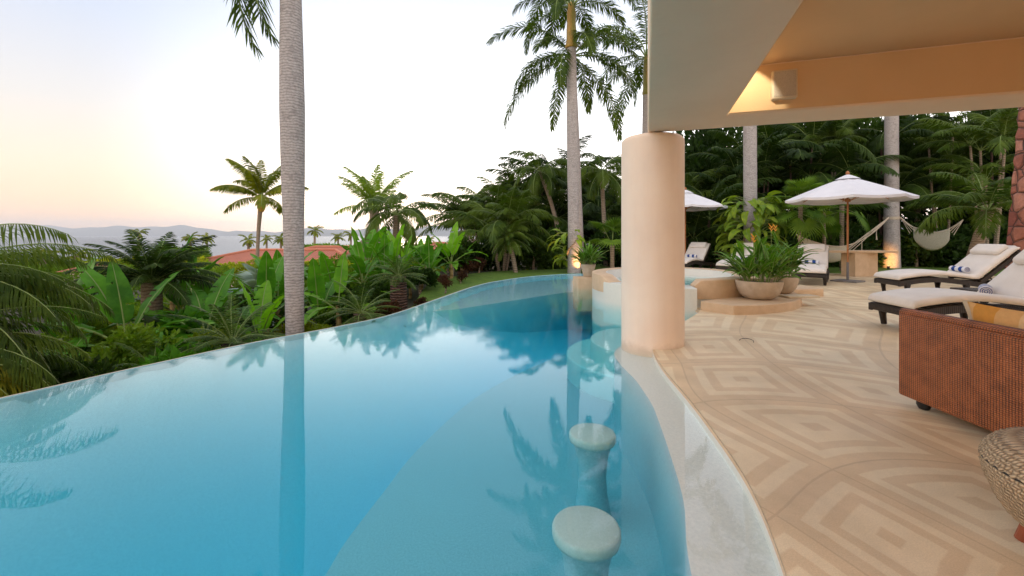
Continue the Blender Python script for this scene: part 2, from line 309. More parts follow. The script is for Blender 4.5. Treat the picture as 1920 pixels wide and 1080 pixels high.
# ------------------------------------------------------------------ mesh helpers
class MB:
    def __init__(s): s.v = []; s.f = []; s.m = []
    def add(s, vs, fs, mi=0):
        o = len(s.v); s.v += vs; s.f += [tuple(i+o for i in f) for f in fs]; s.m += [mi]*len(fs); return s
    def box(s, c, d, rz=0, mi=0, rx=0, ry=0, bev=0):
        if bev: return s.bbox(c, d, rz, mi, rx, ry, bev)
        m = Matrix.Translation(c) @ Matrix.Rotation(rz, 4, 'Z') @ Matrix.Rotation(ry, 4, 'Y') @ Matrix.Rotation(rx, 4, 'X')
        vs = [tuple(m @ Vector((x*d[0]/2, y*d[1]/2, z*d[2]/2))) for x in (-1, 1) for y in (-1, 1) for z in (-1, 1)]
        return s.add(vs, [(0, 1, 3, 2), (4, 6, 7, 5), (0, 4, 5, 1), (2, 3, 7, 6), (0, 2, 6, 4), (1, 5, 7, 3)], mi)
    def bbox(s, c, d, rz, mi, rx, ry, bev, seg=3):
        bm = bmesh.new(); bmesh.ops.create_cube(bm, size=1)
        for v in bm.verts: v.co = Vector((v.co.x*d[0], v.co.y*d[1], v.co.z*d[2]))
        bmesh.ops.bevel(bm, geom=list(bm.edges), offset=bev, segments=seg, affect='EDGES', profile=.5)
        m = Matrix.Translation(c) @ Matrix.Rotation(rz, 4, 'Z') @ Matrix.Rotation(ry, 4, 'Y') @ Matrix.Rotation(rx, 4, 'X')
        vs = [tuple(m @ v.co) for v in bm.verts]; fs = [tuple(v.index for v in f.verts) for f in bm.faces]
        bm.free(); return s.add(vs, fs, mi)
    def tube(s, pts, rad, n=8, mi=0, caps=True):
        pts = [Vector(p) for p in pts]
        if not hasattr(rad, '__len__'): rad = [rad]*len(pts)
        vs = []; fs = []; ref = Vector((0, 0, 1))
        for i, p in enumerate(pts):
            t = (pts[min(i+1, len(pts)-1)]-pts[max(i-1, 0)]).normalized()
            a = t.cross(Vector((1, 0, 0)) if abs(t.x) < .9 else Vector((0, 1, 0))).normalized(); b_ = t.cross(a)
            for k in range(n):
                q = 2*PI*k/n; vs.append(tuple(p+(a*math.cos(q)+b_*math.sin(q))*rad[i]))
        for i in range(len(pts)-1):
            for k in range(n):
                k2 = (k+1) % n; fs.append((i*n+k, i*n+k2, (i+1)*n+k2, (i+1)*n+k))
        if caps: fs += [tuple(range(n-1, -1, -1)), tuple((len(pts)-1)*n+k for k in range(n))]
        return s.add(vs, fs, mi)
    def lathe(s, prof, n=48, c=(0, 0, 0), mi=0, cap=True):
        vs = []; fs = []
        for r, z in prof:
            for k in range(n):
                q = 2*PI*k/n; vs.append((c[0]+r*math.cos(q), c[1]+r*math.sin(q), c[2]+z))
        for i in range(len(prof)-1):
            for k in range(n):
                k2 = (k+1) % n; fs.append((i*n+k, i*n+k2, (i+1)*n+k2, (i+1)*n+k))
        if cap: fs += [tuple(range(n-1, -1, -1)), tuple((len(prof)-1)*n+k for k in range(n))]
        return s.add(vs, fs, mi)
    def prism(s, poly, z0, z1, mi=0):
        n = len(poly); a = sum(poly[i][0]*poly[(i+1) % n][1]-poly[(i+1) % n][0]*poly[i][1] for i in range(n))
        if a < 0: poly = poly[::-1]
        vs = [(x, y, z0) for x, y in poly]+[(x, y, z1) for x, y in poly]
        fs = [tuple(range(n-1, -1, -1)), tuple(range(n, 2*n))]+[(i, (i+1) % n, n+(i+1) % n, n+i) for i in range(n)]
        return s.add(vs, fs, mi)
    def mesh(s, name, mats, smooth=False):
        me = bpy.data.meshes.new(name); me.from_pydata(s.v, [], s.f)
        mats = mats if isinstance(mats, (list, tuple)) else [mats]
        for q in mats: me.materials.append(M[q] if isinstance(q, str) else q)
        if len(mats) > 1: me.polygons.foreach_set('material_index', s.m)
        if smooth: me.polygons.foreach_set('use_smooth', [True]*len(me.polygons))
        me.update(); return me
    def build(s, name, mats, parent=None, smooth=False):
        return place(name, s.mesh(name, mats, smooth), parent)
def place(name, me, parent=None, loc=(0, 0, 0), rot=(0, 0, 0), scl=1):
    o = bpy.data.objects.new(name, me); C.objects.link(o); o.parent = parent
    o.location = loc; o.rotation_euler = rot; o.scale = (scl,)*3 if not hasattr(scl, '__len__') else scl
    return o
def tag(o, label=None, cat=None, group=None, kind=None):
    for k, v in (('label', label), ('category', cat), ('group', group), ('kind', kind)):
        if v: o[k] = v
    return o
def thing(name, label, cat, loc=(0, 0, 0), rz=0, group=None, scl=1):
    return tag(place(name, None, None, loc, (0, 0, rz), scl), label, cat, group)
def sep_smooth(o, ang=40):
    me = o.data
    me.polygons.foreach_set('use_smooth', [True]*len(me.polygons))
    try: me.set_sharp_from_angle(angle=R(ang))
    except Exception: pass
    return o
def catmull(pts, k=8, closed=False):
    out = []; n = len(pts)
    rng = range(n) if closed else range(n-1)
    for i in rng:
        g = lambda j: pts[j % n] if closed else pts[max(0, min(n-1, j))]
        p0, p1, p2, p3 = g(i-1), g(i), g(i+1), g(i+2)
        for s in range(k):
            t_ = s/k
            out.append(tuple(.5*((2*p1[d])+(-p0[d]+p2[d])*t_+(2*p0[d]-5*p1[d]+4*p2[d]-p3[d])*t_*t_+(-p0[d]+3*p1[d]-3*p2[d]+p3[d])*t_**3) for d in range(len(p1))))
    if not closed: out.append(tuple(pts[-1]))
    return out
def P(px, py, Y): return Vector(((px-960)*Y/F, Y, CH-(py-442)*Y/F))
def sstep(a, b_, x):
    t_ = max(0, min(1, (x-a)/(b_-a))); return t_*t_*(3-2*t_)
# ------------------------------------------------------------------ plan of the pool
WZ = -.04
EDGE = catmull([(-6.2, -1.2), (-5.7, .6), (-4.95, 2.2), (-4.20, 3.50), (-3.82, 4.27), (-3.21, 5.36), (-2.53, 6.31), (-2.03, 7.25), (-1.52, 9.2),
                (-.98, 11.3), (-.38, 12.65), (.67, 14.05), (1.86, 14.85), (2.6, 15.0)], 6)
NEAR = [(-2.2, -2.6), (-.9, -1.3), (.1, -.1), (.72, .85), (1.05, 1.63), (1.25, 2.27), (1.365, 3.0), (1.42, 3.49), (1.48, 4.15), (1.56, 4.68)]
BACKC = [(1.66, 5.1), (1.9, 5.6), (2.67, 6.55), (3.2, 7.28)]
DECKEDGE = catmull(NEAR, 6)[:-1]+catmull(BACKC, 5)
SC = (3.55, 9.25)                                        # spa centre
def arc(c, r, a0, a1, n): return [(c[0]+r*math.cos(R(a0+(a1-a0)*i/n)), c[1]+r*math.sin(R(a0+(a1-a0)*i/n))) for i in range(n+1)]
POOL = EDGE+[(2.7, 14.2), (2.6, 12.6), (2.45, 11.2), (3.2, 9.6), (3.4, 7.9)]+DECKEDGE[::-1]+[(-3.6, -3.4), (-5.6, -2.9)]
def inside(p, poly):
    x, y = p; c = False; n = len(poly)
    for i in range(n):
        x1, y1 = poly[i]; x2, y2 = poly[i-1]
        if (y1 > y) != (y2 > y) and x < (x2-x1)*(y-y1)/(y2-y1)+x1: c = not c
    return c
def offset(poly, d):       # outward for closed ccw/cw polygons
    n = len(poly); a = sum(poly[i][0]*poly[(i+1) % n][1]-poly[(i+1) % n][0]*poly[i][1] for i in range(n))
    s = 1 if a > 0 else -1; out = []
    for i in range(n):
        t_ = Vector(poly[(i+1) % n])-Vector(poly[i-1]); t_.normalize()
        out.append((poly[i][0]+s*t_.y*d, poly[i][1]-s*t_.x*d))
    return out
def tri_sheet(poly, step, z, name, mat, zf=None):
    n = len(poly)
    xs = [p[0] for p in poly]; ys = [p[1] for p in poly]
    pts = [Vector(p) for p in poly]
    y = min(ys)+step/2
    while y < max(ys):
        x = min(xs)+step/2
        while x < max(xs):
            if inside((x, y), poly): pts.append(Vector((x, y)))
            x += step
        y += step
    v, e_, f, *_ = delaunay_2d_cdt(pts, [], [list(range(n))], 1, 1e-5)
    me = bpy.data.meshes.new(name)
    vs = [(p.x, p.y, zf(p.x, p.y) if zf else z) for p in v]
    fs = []
    for q in f:
        a_, b_, c_ = [Vector(vs[i][:2]) for i in q[:3]]
        fs.append(tuple(q) if (b_-a_).cross(c_-a_) > 0 else tuple(q[::-1]))
    me.from_pydata(vs, [], fs); me.materials.append(M[mat]); me.update()
    return place(name, me)
# ------------------------------------------------------------------ ground, sea, hills
def gh(x, y):
    if y > -2: s = x+.25*(y-6.5)
    else: s = x+2
    h = -1.45+.95*sstep(-3.9, -2.5, s)+.42*sstep(-1.3, -.5, s)
    h += -.10*sstep(-1.6, -2.4, s)*0
    r = math.hypot(x, y)
    left = sstep(6, -2, x-.1*y)
    h -= left*.055*max(0, r-16)
    h -= (1-left)*.04*max(0, r-35)
    return max(h, -14)
def under(x, y):
    return 0
rings = [0, 1.5, 3]+[3+.35*i for i in range(1, 60)]+[24*1.12**i for i in range(0, 44)]
NA = 360; vs = []; fs = []
POOLIN = offset(POOL, .3)
DECKP = None
def build_ground():
    for r in rings:
        for k in range(NA):
            a = 2*PI*k/NA; x, y = r*math.sin(a), r*math.cos(a)
            z = gh(x, y)
            if r < 26 and inside((x, y), POOLIN): z = -3.6
            elif r < 26 and x > -1 and y < 17 and x < 20 and inside((x, y), DECKIN): z = -.45
            elif r < 30 and inside((x, y), LAWN): z = min(z, lawnz(x, y)-.12)
            vs.append((x, y, z))
    n = NA
    for i in range(len(rings)-1):
        for k in range(n):
            k2 = (k+1) % n; fs.append((i*n+k, i*n+k2, (i+1)*n+k2, (i+1)*n+k))
    mb = MB(); mb.add(vs, fs); o = mb.build('ground', 'ground', None, True); tag(o, kind='structure')
DECK = DECKEDGE[6:]+[(3.3, 8.4), (3.4, 10), (2.5, 11.3), (2.62, 12.6), (2.66, 14.4), (2.62, 15.1)]+catmull([(2.62, 15.12), (4.2, 16.6), (6.8, 17.4), (9.2, 16.3), (11.2, 14.7), (14, 13.9), (22, 13.6)], 6)+[(22, -7), (-6.5, -7), (-6.5, -3.6), (-3.6, -3.5), (-2.2, -2.66)]
DECKIN = offset(DECK, -.3)
# lawn beyond the rim
lawn_in = [(p[0]-.05, p[1]+.06) for p in EDGE if p[1] > 5.9]
lw = []
for i, p in enumerate(lawn_in):
    a = lawn_in[max(i-1, 0)]; b_ = lawn_in[min(i+1, len(lawn_in)-1)]; t_ = (Vector(b_)-Vector(a)).normalized()
    d = .15+.75*sstep(6, 8, p[1])+1.5*sstep(9, 14.5, p[1]); lw.append((p[0]-t_.y*d, p[1]+t_.x*d))
LAWN = lawn_in+[(2.62, 15.2)]+catmull([(2.7, 15.3), (4.2, 16.7), (6.8, 17.5), (9.2, 16.4), (11.2, 14.8), (14, 14.0), (22, 13.7)], 6)+[(26, 13.7), (26, 22), (14, 22.5), (6, 21), (2, 19.5)]+lw[::-1]
EA = np.array(EDGE)
def lawnz(x, y):
    d = np.min(np.hypot(EA[:, 0]-x, EA[:, 1]-y)); return -.055+.015*math.sin(x*1.3)*math.sin(y)-.42*sstep(.08, .9, d)*sstep(1.5, -1.0, x)*sstep(13.5, 9, y)
build_ground()
tag(tri_sheet(DECK, .12, 0, 'deck', 'deck'), kind='structure')
deck = bpy.data.objects['deck']
# cell coordinates by a thin plate spline through the joints read off the photograph
KP = {(0, 0): (1.78, 2.37), (1, 0): (2.62, 2.42), (0, 1): (1.49, 3.35), (1, 1): (2.54, 3.26), (0, 2): (1.73, 4.35), (1, 2): (2.66, 4.39), (-1, 0): (1.24, 1.98),
      (0, -1): (2.02, 1.64), (-1, -1): (1.48, 1.25), (1, 3): (3.03, 5.68), (2, 1): (3.45, 2.65), (2, 2): (3.63, 3.85), (2, 3): (4.17, 4.82), (1, 4): (3.9, 7.1), (2, 4): (5.2, 6.0), (-1, 1): (.75, 2.85), (-1, 2): (.72, 4.2), (0, 3): (1.95, 5.6)}
ij = np.array(list(KP.keys()), float); xy = np.array(list(KP.values()))
def tps(d): return np.where(d > 0, d*d*np.log(np.maximum(d, 1e-9)), 0)
n_ = len(xy); K = tps(np.linalg.norm(xy[:, None]-xy[None], axis=2)); Pm = np.hstack([np.ones((n_, 1)), xy])
A = np.block([[K+.06*np.eye(n_), Pm], [Pm.T, np.zeros((3, 3))]]); W = np.linalg.solve(A, np.vstack([ij, np.zeros((3, 2))]))
me = deck.data; co = np.zeros(len(me.vertices)*3); me.vertices.foreach_get('co', co); co = co.reshape(-1, 3)[:, :2]
uvv = tps(np.linalg.norm(co[:, None]-xy[None], axis=2))@W[:n_]+np.hstack([np.ones((len(co), 1)), co])@W[n_:]
uvl = me.uv_layers.new(name='cells'); li = np.zeros(len(me.loops), int); me.loops.foreach_get('vertex_index', li)
uvl.data.foreach_set('uv', uvv[li].ravel())
# deck edge slab below the sheet
mb = MB(); dl = offset(DECK, -.002); n = len(dl)
dsk = DECKEDGE[6:]+[(3.3, 8.4)]
for i in range(len(dsk)-1):
    (x0, y0), (x1, y1) = dsk[i], dsk[i+1]
    mb.add([(x0, y0, -.004), (x1, y1, -.004), (x1, y1, -.035), (x0, y0, -.035), (x1, y1, -.5), (x0, y0, -.5)], [(0, 3, 2, 1)]); mb.add([(x1, y1, -.035), (x0, y0, -.035), (x1, y1, -.5), (x0, y0, -.5)], [(0, 2, 3, 1)], 1)
tag(mb.build('deck_edge', ['stone_tile', 'pool'], None, True), kind='structure')
mb = MB(); mb.prism(arc((7, 15.9), .01, 0, 270, 3), -.46, -.45)
mb = MB()
be = DECK[DECK.index((2.62, 15.12)) if (2.62, 15.12) in DECK else 0:]
# ---- pool basin
FLOOR = offset(POOL, .05)
EA0 = np.array(EDGE[2:])
def floorz(x, y):
    d = np.min(np.hypot(EA0[:, 0]-x, EA0[:, 1]-y)); return -.06-(1.30+.40*sstep(9, 3, y))*(1-math.exp(-(max(0, d-.04)/(.9+.3*sstep(3, 7, y)))))
tag(sep_smooth(tri_sheet(FLOOR, .22, 0, 'pool_floor', 'pool_blue', floorz), 80), kind='structure')
mid = [(-1.45, -3.0), (-1.5, -1.0), (-1.42, 1.0), (-1.32, 2.2), (-1.265, 2.89), (-1.25, 3.2), (-1.157, 3.79), (-1.01, 4.6), (-.6, 5.86), (-.12, 6.76), (.35, 7.45), (1.1, 8.35), (2.0, 8.9), (3.0, 9.1)]
midp = catmull(mid, 5)+[(3.3, 7.6), (2.75, 6.6), (2.0, 5.7), (2.2, 4), (2.0, 1), (0.6, -1), (-1.0, -2.9)]
mb = MB(); mb.prism(midp, -2.9, -1.0); mb.m[1] = 1; o = mb.build('pool_bench_floor', ['pool_pale', 'pool_pale']); tag(o, kind='structure')
ledge = catmull([(x*.94, y*.94) for x, y in [(-2.9, -2.9), (-1.6, -2.2), (-.55, -1.0), (.2, .4), (.62, 1.3), (.82, 1.99), (.96, 2.39), (1.07, 2.88), (1.19, 3.5), (1.237, 3.82), (1.27, 4.4), (1.25, 4.95), (1.33, 5.5), (1.8, 6.2), (2.6, 7.0), (3.2, 7.6)]], 6)
ledp = ledge+[(3.3, 7.3), (2.8, 6.5), (2.1, 5.5), (1.75, 4.6), (1.6, 3.3), (1.35, 1.8), (.9, .6), (0, -.7), (-2.2, -2.9)]
mb = MB(); mb.prism(ledp, -2.9, -.095); mb.m[1] = 1; o = mb.build('pool_ledge', ['pool_pale', 'pool']); tag(o, kind='structure')
far = catmull([(x*.915, y*.915) for x, y in [(-1.80, 9.2), (-1.40, 9.35), (-1.12, 9.56), (.19, 10.9), (1.39, 12.1), (2.3, 12.57), (3.1, 12.6)]], 6)
iedge = [p for p in EDGE if p[1] > 8.3]
farp = far+[(2.75, 15.0)]+[(x-.03, y+.03) for x, y in iedge[::-1]]
mb = MB(); mb.prism(farp, -2.9, -.19); mb.m[1] = 1; o = mb.build('pool_shelf', ['pool_blue', 'pool_pale']); tag(o, kind='structure')
mb = MB()
mb.lathe([(1.0, -1.5), (1.0, -.36), (.985, -.345)], 64, (2.25, 6.7, 0)); mb.lathe([(1.4, -1.6), (1.4, -.66), (1.385, -.645)], 64, (2.3, 6.95, 0))
tag(sep_smooth(mb.build('pool_steps', 'pool')), kind='structure')
# infinity wall with its pale lip
mb = MB(); prev = None
inn = EDGE; outp = []
for i, p in enumerate(inn):
    t_ = (Vector(inn[min(i+1, len(inn)-1)])-Vector(inn[max(i-1, 0)])).normalized(); outp.append((p[0]-t_.y*.045, p[1]+t_.x*.045))
vs2 = []; fs2 = []
for (a, b_) in zip(inn, outp):
    vs2 += [(*a, -3.0), (*a, WZ+.006), (*b_, WZ+.002), (*b_, -3.0)]
for i in range(len(inn)-1):
    for k in range(3): fs2.append((i*4+k, i*4+k+1, i*4+4+k+1, i*4+4+k))
mb.add(vs2, fs2, 0); mb.m = [1 if k % 3 == 0 else 0 for k in range(len(fs2))]; o = mb.build('pool_rim', ['lip', 'pool_blue'], None, True); tag(o, kind='structure')
sep_smooth(o)
mb = MB(); q = EDGE[-1:]+[(2.72, 14.2), (2.62, 12.6), (2.47, 11.2)]
for (a, b_) in zip(q[:-1], q[1:]): mb.add([(*a, -3), (*b_, -3), (*b_, -.004), (*a, -.004)], [(0, 1, 2, 3)])
q = [(-6.2, -1.2), (-5.6, -2.9), (-3.6, -3.4), (-2.2, -2.6)]
for (a, b_) in zip(q[:-1], q[1:]): mb.add([(*a, -3), (*b_, -3), (*b_, .0), (*a, .0)], [(0, 1, 2, 3)])
tag(mb.build('pool_wall', 'pool_blue'), kind='structure')
mb = MB(); mb.prism(offset(POOL, .012), -2.95, WZ); o = mb.build('pool_water', 'water'); tag(o, kind='structure')
tag(tri_sheet(LAWN, .3, 0, 'lawn', 'grass', lawnz), kind='structure')
# sea and hills across the bay
mb = MB(); mb.add([(-40000, 60, -12), (40000, 60, -12), (40000, 45000, -12), (-40000, 45000, -12)], [(0, 1, 2, 3)])
tag(mb.build('sea', 'sea'), kind='structure')
mb = MB(); vs3 = []; fs3 = []; nx = 220
for i in range(nx+1):
    x = -22000+44000*i/nx; px = x/14000*F+960
    ridge = 15+5*math.sin(px/120+.6)+3*math.sin(px/47+2)+2*math.sin(px/21)+1.2*math.sin(px/9+1)
    ridge *= .92*(.75+.35*sstep(1100, 300, px)+.15*sstep(100, 600, px))
    H = ridge/F*14000
    for j, (dy, hz) in enumerate(((0, -.05), (500, .35), (1100, .6), (1800, 1.0), (3500, .3))):
        vs3.append((x, 13000+dy+400*math.sin(x/2300), -12+H*hz*(1+.12*math.sin(i*1.7+j*2.1)) if 0 < j < 3 else -12+H*hz))
for i in range(nx):
    for j in range(4): fs3.append((i*5+j, (i+1)*5+j, (i+1)*5+j+1, i*5+j+1))
mb.add(vs3, fs3); tag(mb.build('hills', 'hills', None, True), kind='structure')
# ------------------------------------------------------------------ house: soffit, coffer, column
O1 = Vector((1.59, 5.0)); RA = math.atan2(-.30, .954)          # local x runs along the far beam, local -y back over the terrace
roof = thing('house', 'pale plastered upper storey with a deep beam and ochre coffer over the terrace', 'house', (O1.x, O1.y, 0), RA)
H = 2.5
def slab(name, a0, a1, b0, b1, z0, z1, mat, bev=.02):
    mb = MB(); mb.box(((a0+a1)/2, -(b0+b1)/2, (z0+z1)/2), (a1-a0, b1-b0, z1-z0), bev=bev)
    o = mb.build(name, mat, roof); sep_smooth(o, 50); return o
ring = MB()                                                    # beam on two sides, one continuous piece
def ringpiece():
    bm = bmesh.new()
    pts = [(0, 0), (15, 0), (15, -.518), (.757, -.518), (.757, -11), (0, -11)]
    vb = [bm.verts.new((x, y, H)) for x, y in pts]; f = bm.faces.new(vb[::-1])
    r = bmesh.ops.extrude_face_region(bm, geom=[f]); top = [v for v in r['geom'] if isinstance(v, bmesh.types.BMVert)]
    for v in top: v.co.z = 6.5
    bmesh.ops.recalc_face_normals(bm, faces=bm.faces)
    bmesh.ops.bevel(bm, geom=[e for e in bm.edges], offset=.022, segments=3, affect='EDGES', profile=.5)
    me = bpy.data.meshes.new('beam'); bm.to_mesh(me); bm.free(); me.materials.append(M['plaster'])
    return sep_smooth(place('beam', me, roof), 50)
ringpiece()
slab('ceiling', .76, 15, .52, 11, 2.98, 3.2, 'ochre_plaster', 0)
mb = MB()                                                      # ochre lining of the coffer on the inside of the beam
mb.box((.757+7.1, -.518-.006, 2.745), (14.2-.03, .01, .44)); mb.box((.757+.006, -.518-5.3, 2.745), (.01, 10.5, .44))
mb.build('coffer_lining', 'ochre_plaster', roof)
slab('back_wall', .76, 15, 8.2, 8.5, 0, 2.97, 'plaster')
slab('upper_wall', -.0, 15, 11.02, 11.3, 0, 6.5, 'plaster')
sp_ = thing('wall_speaker', 'white box speaker mounted on the ochre coffer wall above the beam', 'speaker')
a_ = P(1466, 162, 4.14)
sp_.location = (a_.x, a_.y-.02, a_.z); sp_.rotation_euler = (0, 0, RA)
sp_.location = roof.matrix_basis @ Vector((.757+.62, -.518-.075, 2.75)) if False else sp_.location
mb = MB(); mb.box((0, 0, 0), (.215, .12, .275), bev=.012); sep_smooth(mb.build('speaker_case', 'cream', sp_))
mb = MB(); mb.box((0, -.0625, 0), (.185, .006, .24), bev=.0025)
m, t, b = new_mat('speaker_mesh'); tc = N(t, 'ShaderNodeTexCoord'); vz = N(t, 'ShaderNodeTexVoronoi'); vz.inputs['Scale'].default_value = 160
t.links.new(tc.outputs['Object'], vz.inputs['Vector']); t.links.new(ramp(t, vz.outputs['Distance'], [(.2, (.30, .26, .21)), (.5, (.46, .41, .34))]), b.inputs['Base Color']); M['spk'] = m
mb.build('grille', 'spk', sp_)
# recessed downlight hidden by the left beam, washing the coffer corner
dl_ = thing('recessed_downlight', 'small recessed lamp washing the ochre corner above the column', 'lamp')
dl_.parent = None; lp = Vector((O1.x, O1.y, 0))+Matrix.Rotation(RA, 3, 'Z') @ Vector((.757+.09, -.518-.50, 2.965))
dl_.location = lp
mb = MB(); mb.lathe([(.05, .0), (.05, .012), (.036, .014)], 24); sep_smooth(mb.build('housing', 'cream', dl_))
mb = MB(); mb.lathe([(.034, -.004), (.034, .0)], 24); mb.build('bulb', 'lamp', dl_)
def spot(loc, target, e, size, col=(1, .62, .3), rad=.02, blend=.5):
    l = bpy.data.lights.new('spot_light', 'SPOT'); l.energy = e; l.spot_size = R(size); l.spot_blend = blend; l.color = col; l.shadow_soft_size = rad
    o = bpy.data.objects.new('spot_light', l); C.objects.link(o); o.location = loc
    o.rotation_euler = (Vector(target)-Vector(loc)).to_track_quat('-Z', 'Y').to_euler(); return o
M3 = Matrix.Rotation(RA, 3, 'Z')
spot(lp+Vector((0, 0, -.03)), Vector((O1.x, O1.y, 0))+M3 @ Vector((.757+.06, -.518, 2.60)), 18, 80, (1, .88, .66), .01, .25)
# added warm lamp, unseen on the back wall, to brighten the terrace
t0 = thing('fill_lamp', 'unseen warm lamp added behind the camera to light the terrace', 'lamp', tuple(Vector((O1.x, O1.y, 0))+M3 @ Vector((4.2, -8.12, 2.2))))
mb = MB(); mb.lathe([(.02, -.10), (.09, -.07), (.12, 0), (.09, .07), (.02, .10)], 24); sep_smooth(mb.build('fill_lamp_shade', 'lamp', t0))
l = bpy.data.lights.new('fill_light', 'POINT'); l.energy = 85; l.color = (1, .66, .38); l.shadow_soft_size = .13
o = bpy.data.objects.new('fill_light', l); C.objects.link(o); o.location = t0.location+M3 @ Vector((0, .35, 0))
# column
mb = MB(); r_ = .368; pr = [(r_, -.4+.1*k) for k in range(29)]+[(r_, 2.43)]+[(r_-.068*(1-math.cos(R(a))), 2.43+.068*math.sin(R(a))) for a in range(10, 91, 10)]
mb.lathe(pr, 96, (1.72, 5.23, 0)); o = sep_smooth(mb.build('column', 'column_plaster'), 35); tag(o, 'thick round peach plaster column standing in the shallow edge of the pool', 'column')
# stone pillar
mb = MB(); mb.prism([(-.0, -.55), (1.6, -.75), (1.7, .6), (.1, .7)], 0, 1); me = mb.mesh('stone_pillar', 'redstone')
for v in me.vertices:
    pass
bm = bmesh.new(); bm.from_mesh(me); bmesh.ops.subdivide_edges(bm, edges=bm.edges, cuts=22, use_grid_fill=True)
rs = random.Random(3); cells = [(rs.uniform(-.2, 1.9), rs.uniform(-.9, .9), rs.uniform(0, 4.4)) for _ in range(210)]
cz = np.array(cells)
for v in bm.verts:
    z = v.co.z*4.3; x = v.co.x+z*.085*(1-v.co.x/3); p_ = np.array([x, v.co.y, z]); d = np.sort(np.linalg.norm((cz-p_)*np.array([1, 1, 1.25]), axis=1))[:2]
    g = min(1, (d[1]-d[0])/.06); off = .045*g
    c_ = Vector((.85, 0)); dr = Vector((x-.95, v.co.y)); dr = dr.normalized() if dr.length else dr
    v.co = Vector((x+dr.x*off, v.co.y+dr.y*off, z))
bm.to_mesh(me); bm.free()
o = place('stone_pillar', me, None, (11.0, 8.9, 0)); tag(o, 'tapering pillar of rough red stone blocks at the end of the terrace', 'pillar')
# ------------------------------------------------------------------ spa
spa = thing('spa', 'round raised spa with pale plaster walls spilling into the pool', 'spa', (*SC, 0))
def ringsector(r0f, r1f, a0, a1, z0, z1, n=72, bev=None):
    mb = MB(); vs = []; fs = []
    for i in range(n+1):
        a = a0+(a1-a0)*i/n; r0 = r0f(a) if callable(r0f) else r0f; r1 = r1f(a) if callable(r1f) else r1f
        c, s_ = math.cos(R(a)), math.sin(R(a)); e = .03; z1_ = z1(a) if callable(z1) else z1
        prof = [(r0, z0), (r0, z1_-e), (r0+e*.3, z1_-e*.3), (r0+e, z1_), (r1-e, z1_), (r1-e*.3, z1_-e*.3), (r1, z1_-e), (r1, z0)]
        vs += [(r*c, r*s_, z) for r, z in prof]
    m_ = 8
    for i in range(n):
        for k in range(m_-1): fs.append((i*m_+k, i*m_+k+1, (i+1)*m_+k+1, (i+1)*m_+k))
    if abs(a1-a0) < 359: fs += [tuple(range(m_)), tuple(n*m_+k for k in range(m_-1, -1, -1))]
    return mb.add(vs, [f[::-1] for f in fs])
def rout(a): return 1.54-.12*sstep(-99, -60, a)+.36*sstep(-20, 60, a)
sep_smooth(ringsector(1.14, rout, -99.5, 200, -1.2, .31).build('spa_wall', 'spa_tile', spa))
sep_smooth(ringsector(1.18, 1.80, 199.5, 260.2, -1.2, .372).build('spillway', 'spa_tile', spa))
sep_smooth(ringsector(lambda a: rout(a)-.30, lambda a: rout(a)+.008, -99, 206, .15, lambda a: .50-.12*sstep(192, 206, a)-.10*sstep(-94, -99, a)).build('coping', 'stone_tile', spa))
sep_smooth(ringsector(lambda a: rout(a)-.33, lambda a: rout(a)-.29, -99, 206, -.6, lambda a: .492-.12*sstep(190, 206, a)-.10*sstep(-92, -99, a)).build('inner_wall', 'pool', spa))
mb = MB(); mb.lathe([(1.24, -.75), (1.24, -.70)], 64); mb.build('spa_floor', 'pool', spa)
mb = MB(); mb.lathe([(1.235, -.74), (1.235, .355)], 64); mb.build('spa_water', 'spa_water', spa)
# stone platform beside the spa
pl = arc((0, 0), 2.26, -88, 12, 40)+[(1.5, .6), (1.2, .2), (.9, -1.05), (.35, -1.35), (-.25, -1.78)]
mb = MB(); mb.prism(pl, -.3, .155); o = sep_smooth(mb.build('stone_platform', 'stone_tile', None), 30); o.location = (*SC, 0)
bv = o.modifiers.new('b', 'BEVEL'); bv.width = .012; bv.segments = 2; bv.limit_method = 'ANGLE'
tag(o, 'low curved tan stone step platform carrying the bowl planters beside the spa', 'platform')
mb = MB(); mb.box((6.2, 9.35, .08), (.95, .5, .16), .15, bev=.012); o = sep_smooth(mb.build('stone_block', 'stone_tile'), 30); tag(o, 'short low tan stone block behind the bowl planters on the deck', 'block')
mb = MB(); mb.box((5.35, 7.95, .175), (.62, .28, .035), .1, bev=.006); o = sep_smooth(mb.build('loose_tile', 'cream'), 30); tag(o, 'loose pale stone tile lying on the step next to the front bowl planter', 'tile')
mb = MB(); mb.box((2.12, 11.15, -.2), (.95, .5, .86), .12, bev=.015); o = sep_smooth(mb.build('pool_pedestal', 'stone_tile'), 30); tag(o, 'square peach stone pedestal at the far pool corner beside the spa', 'pedestal')
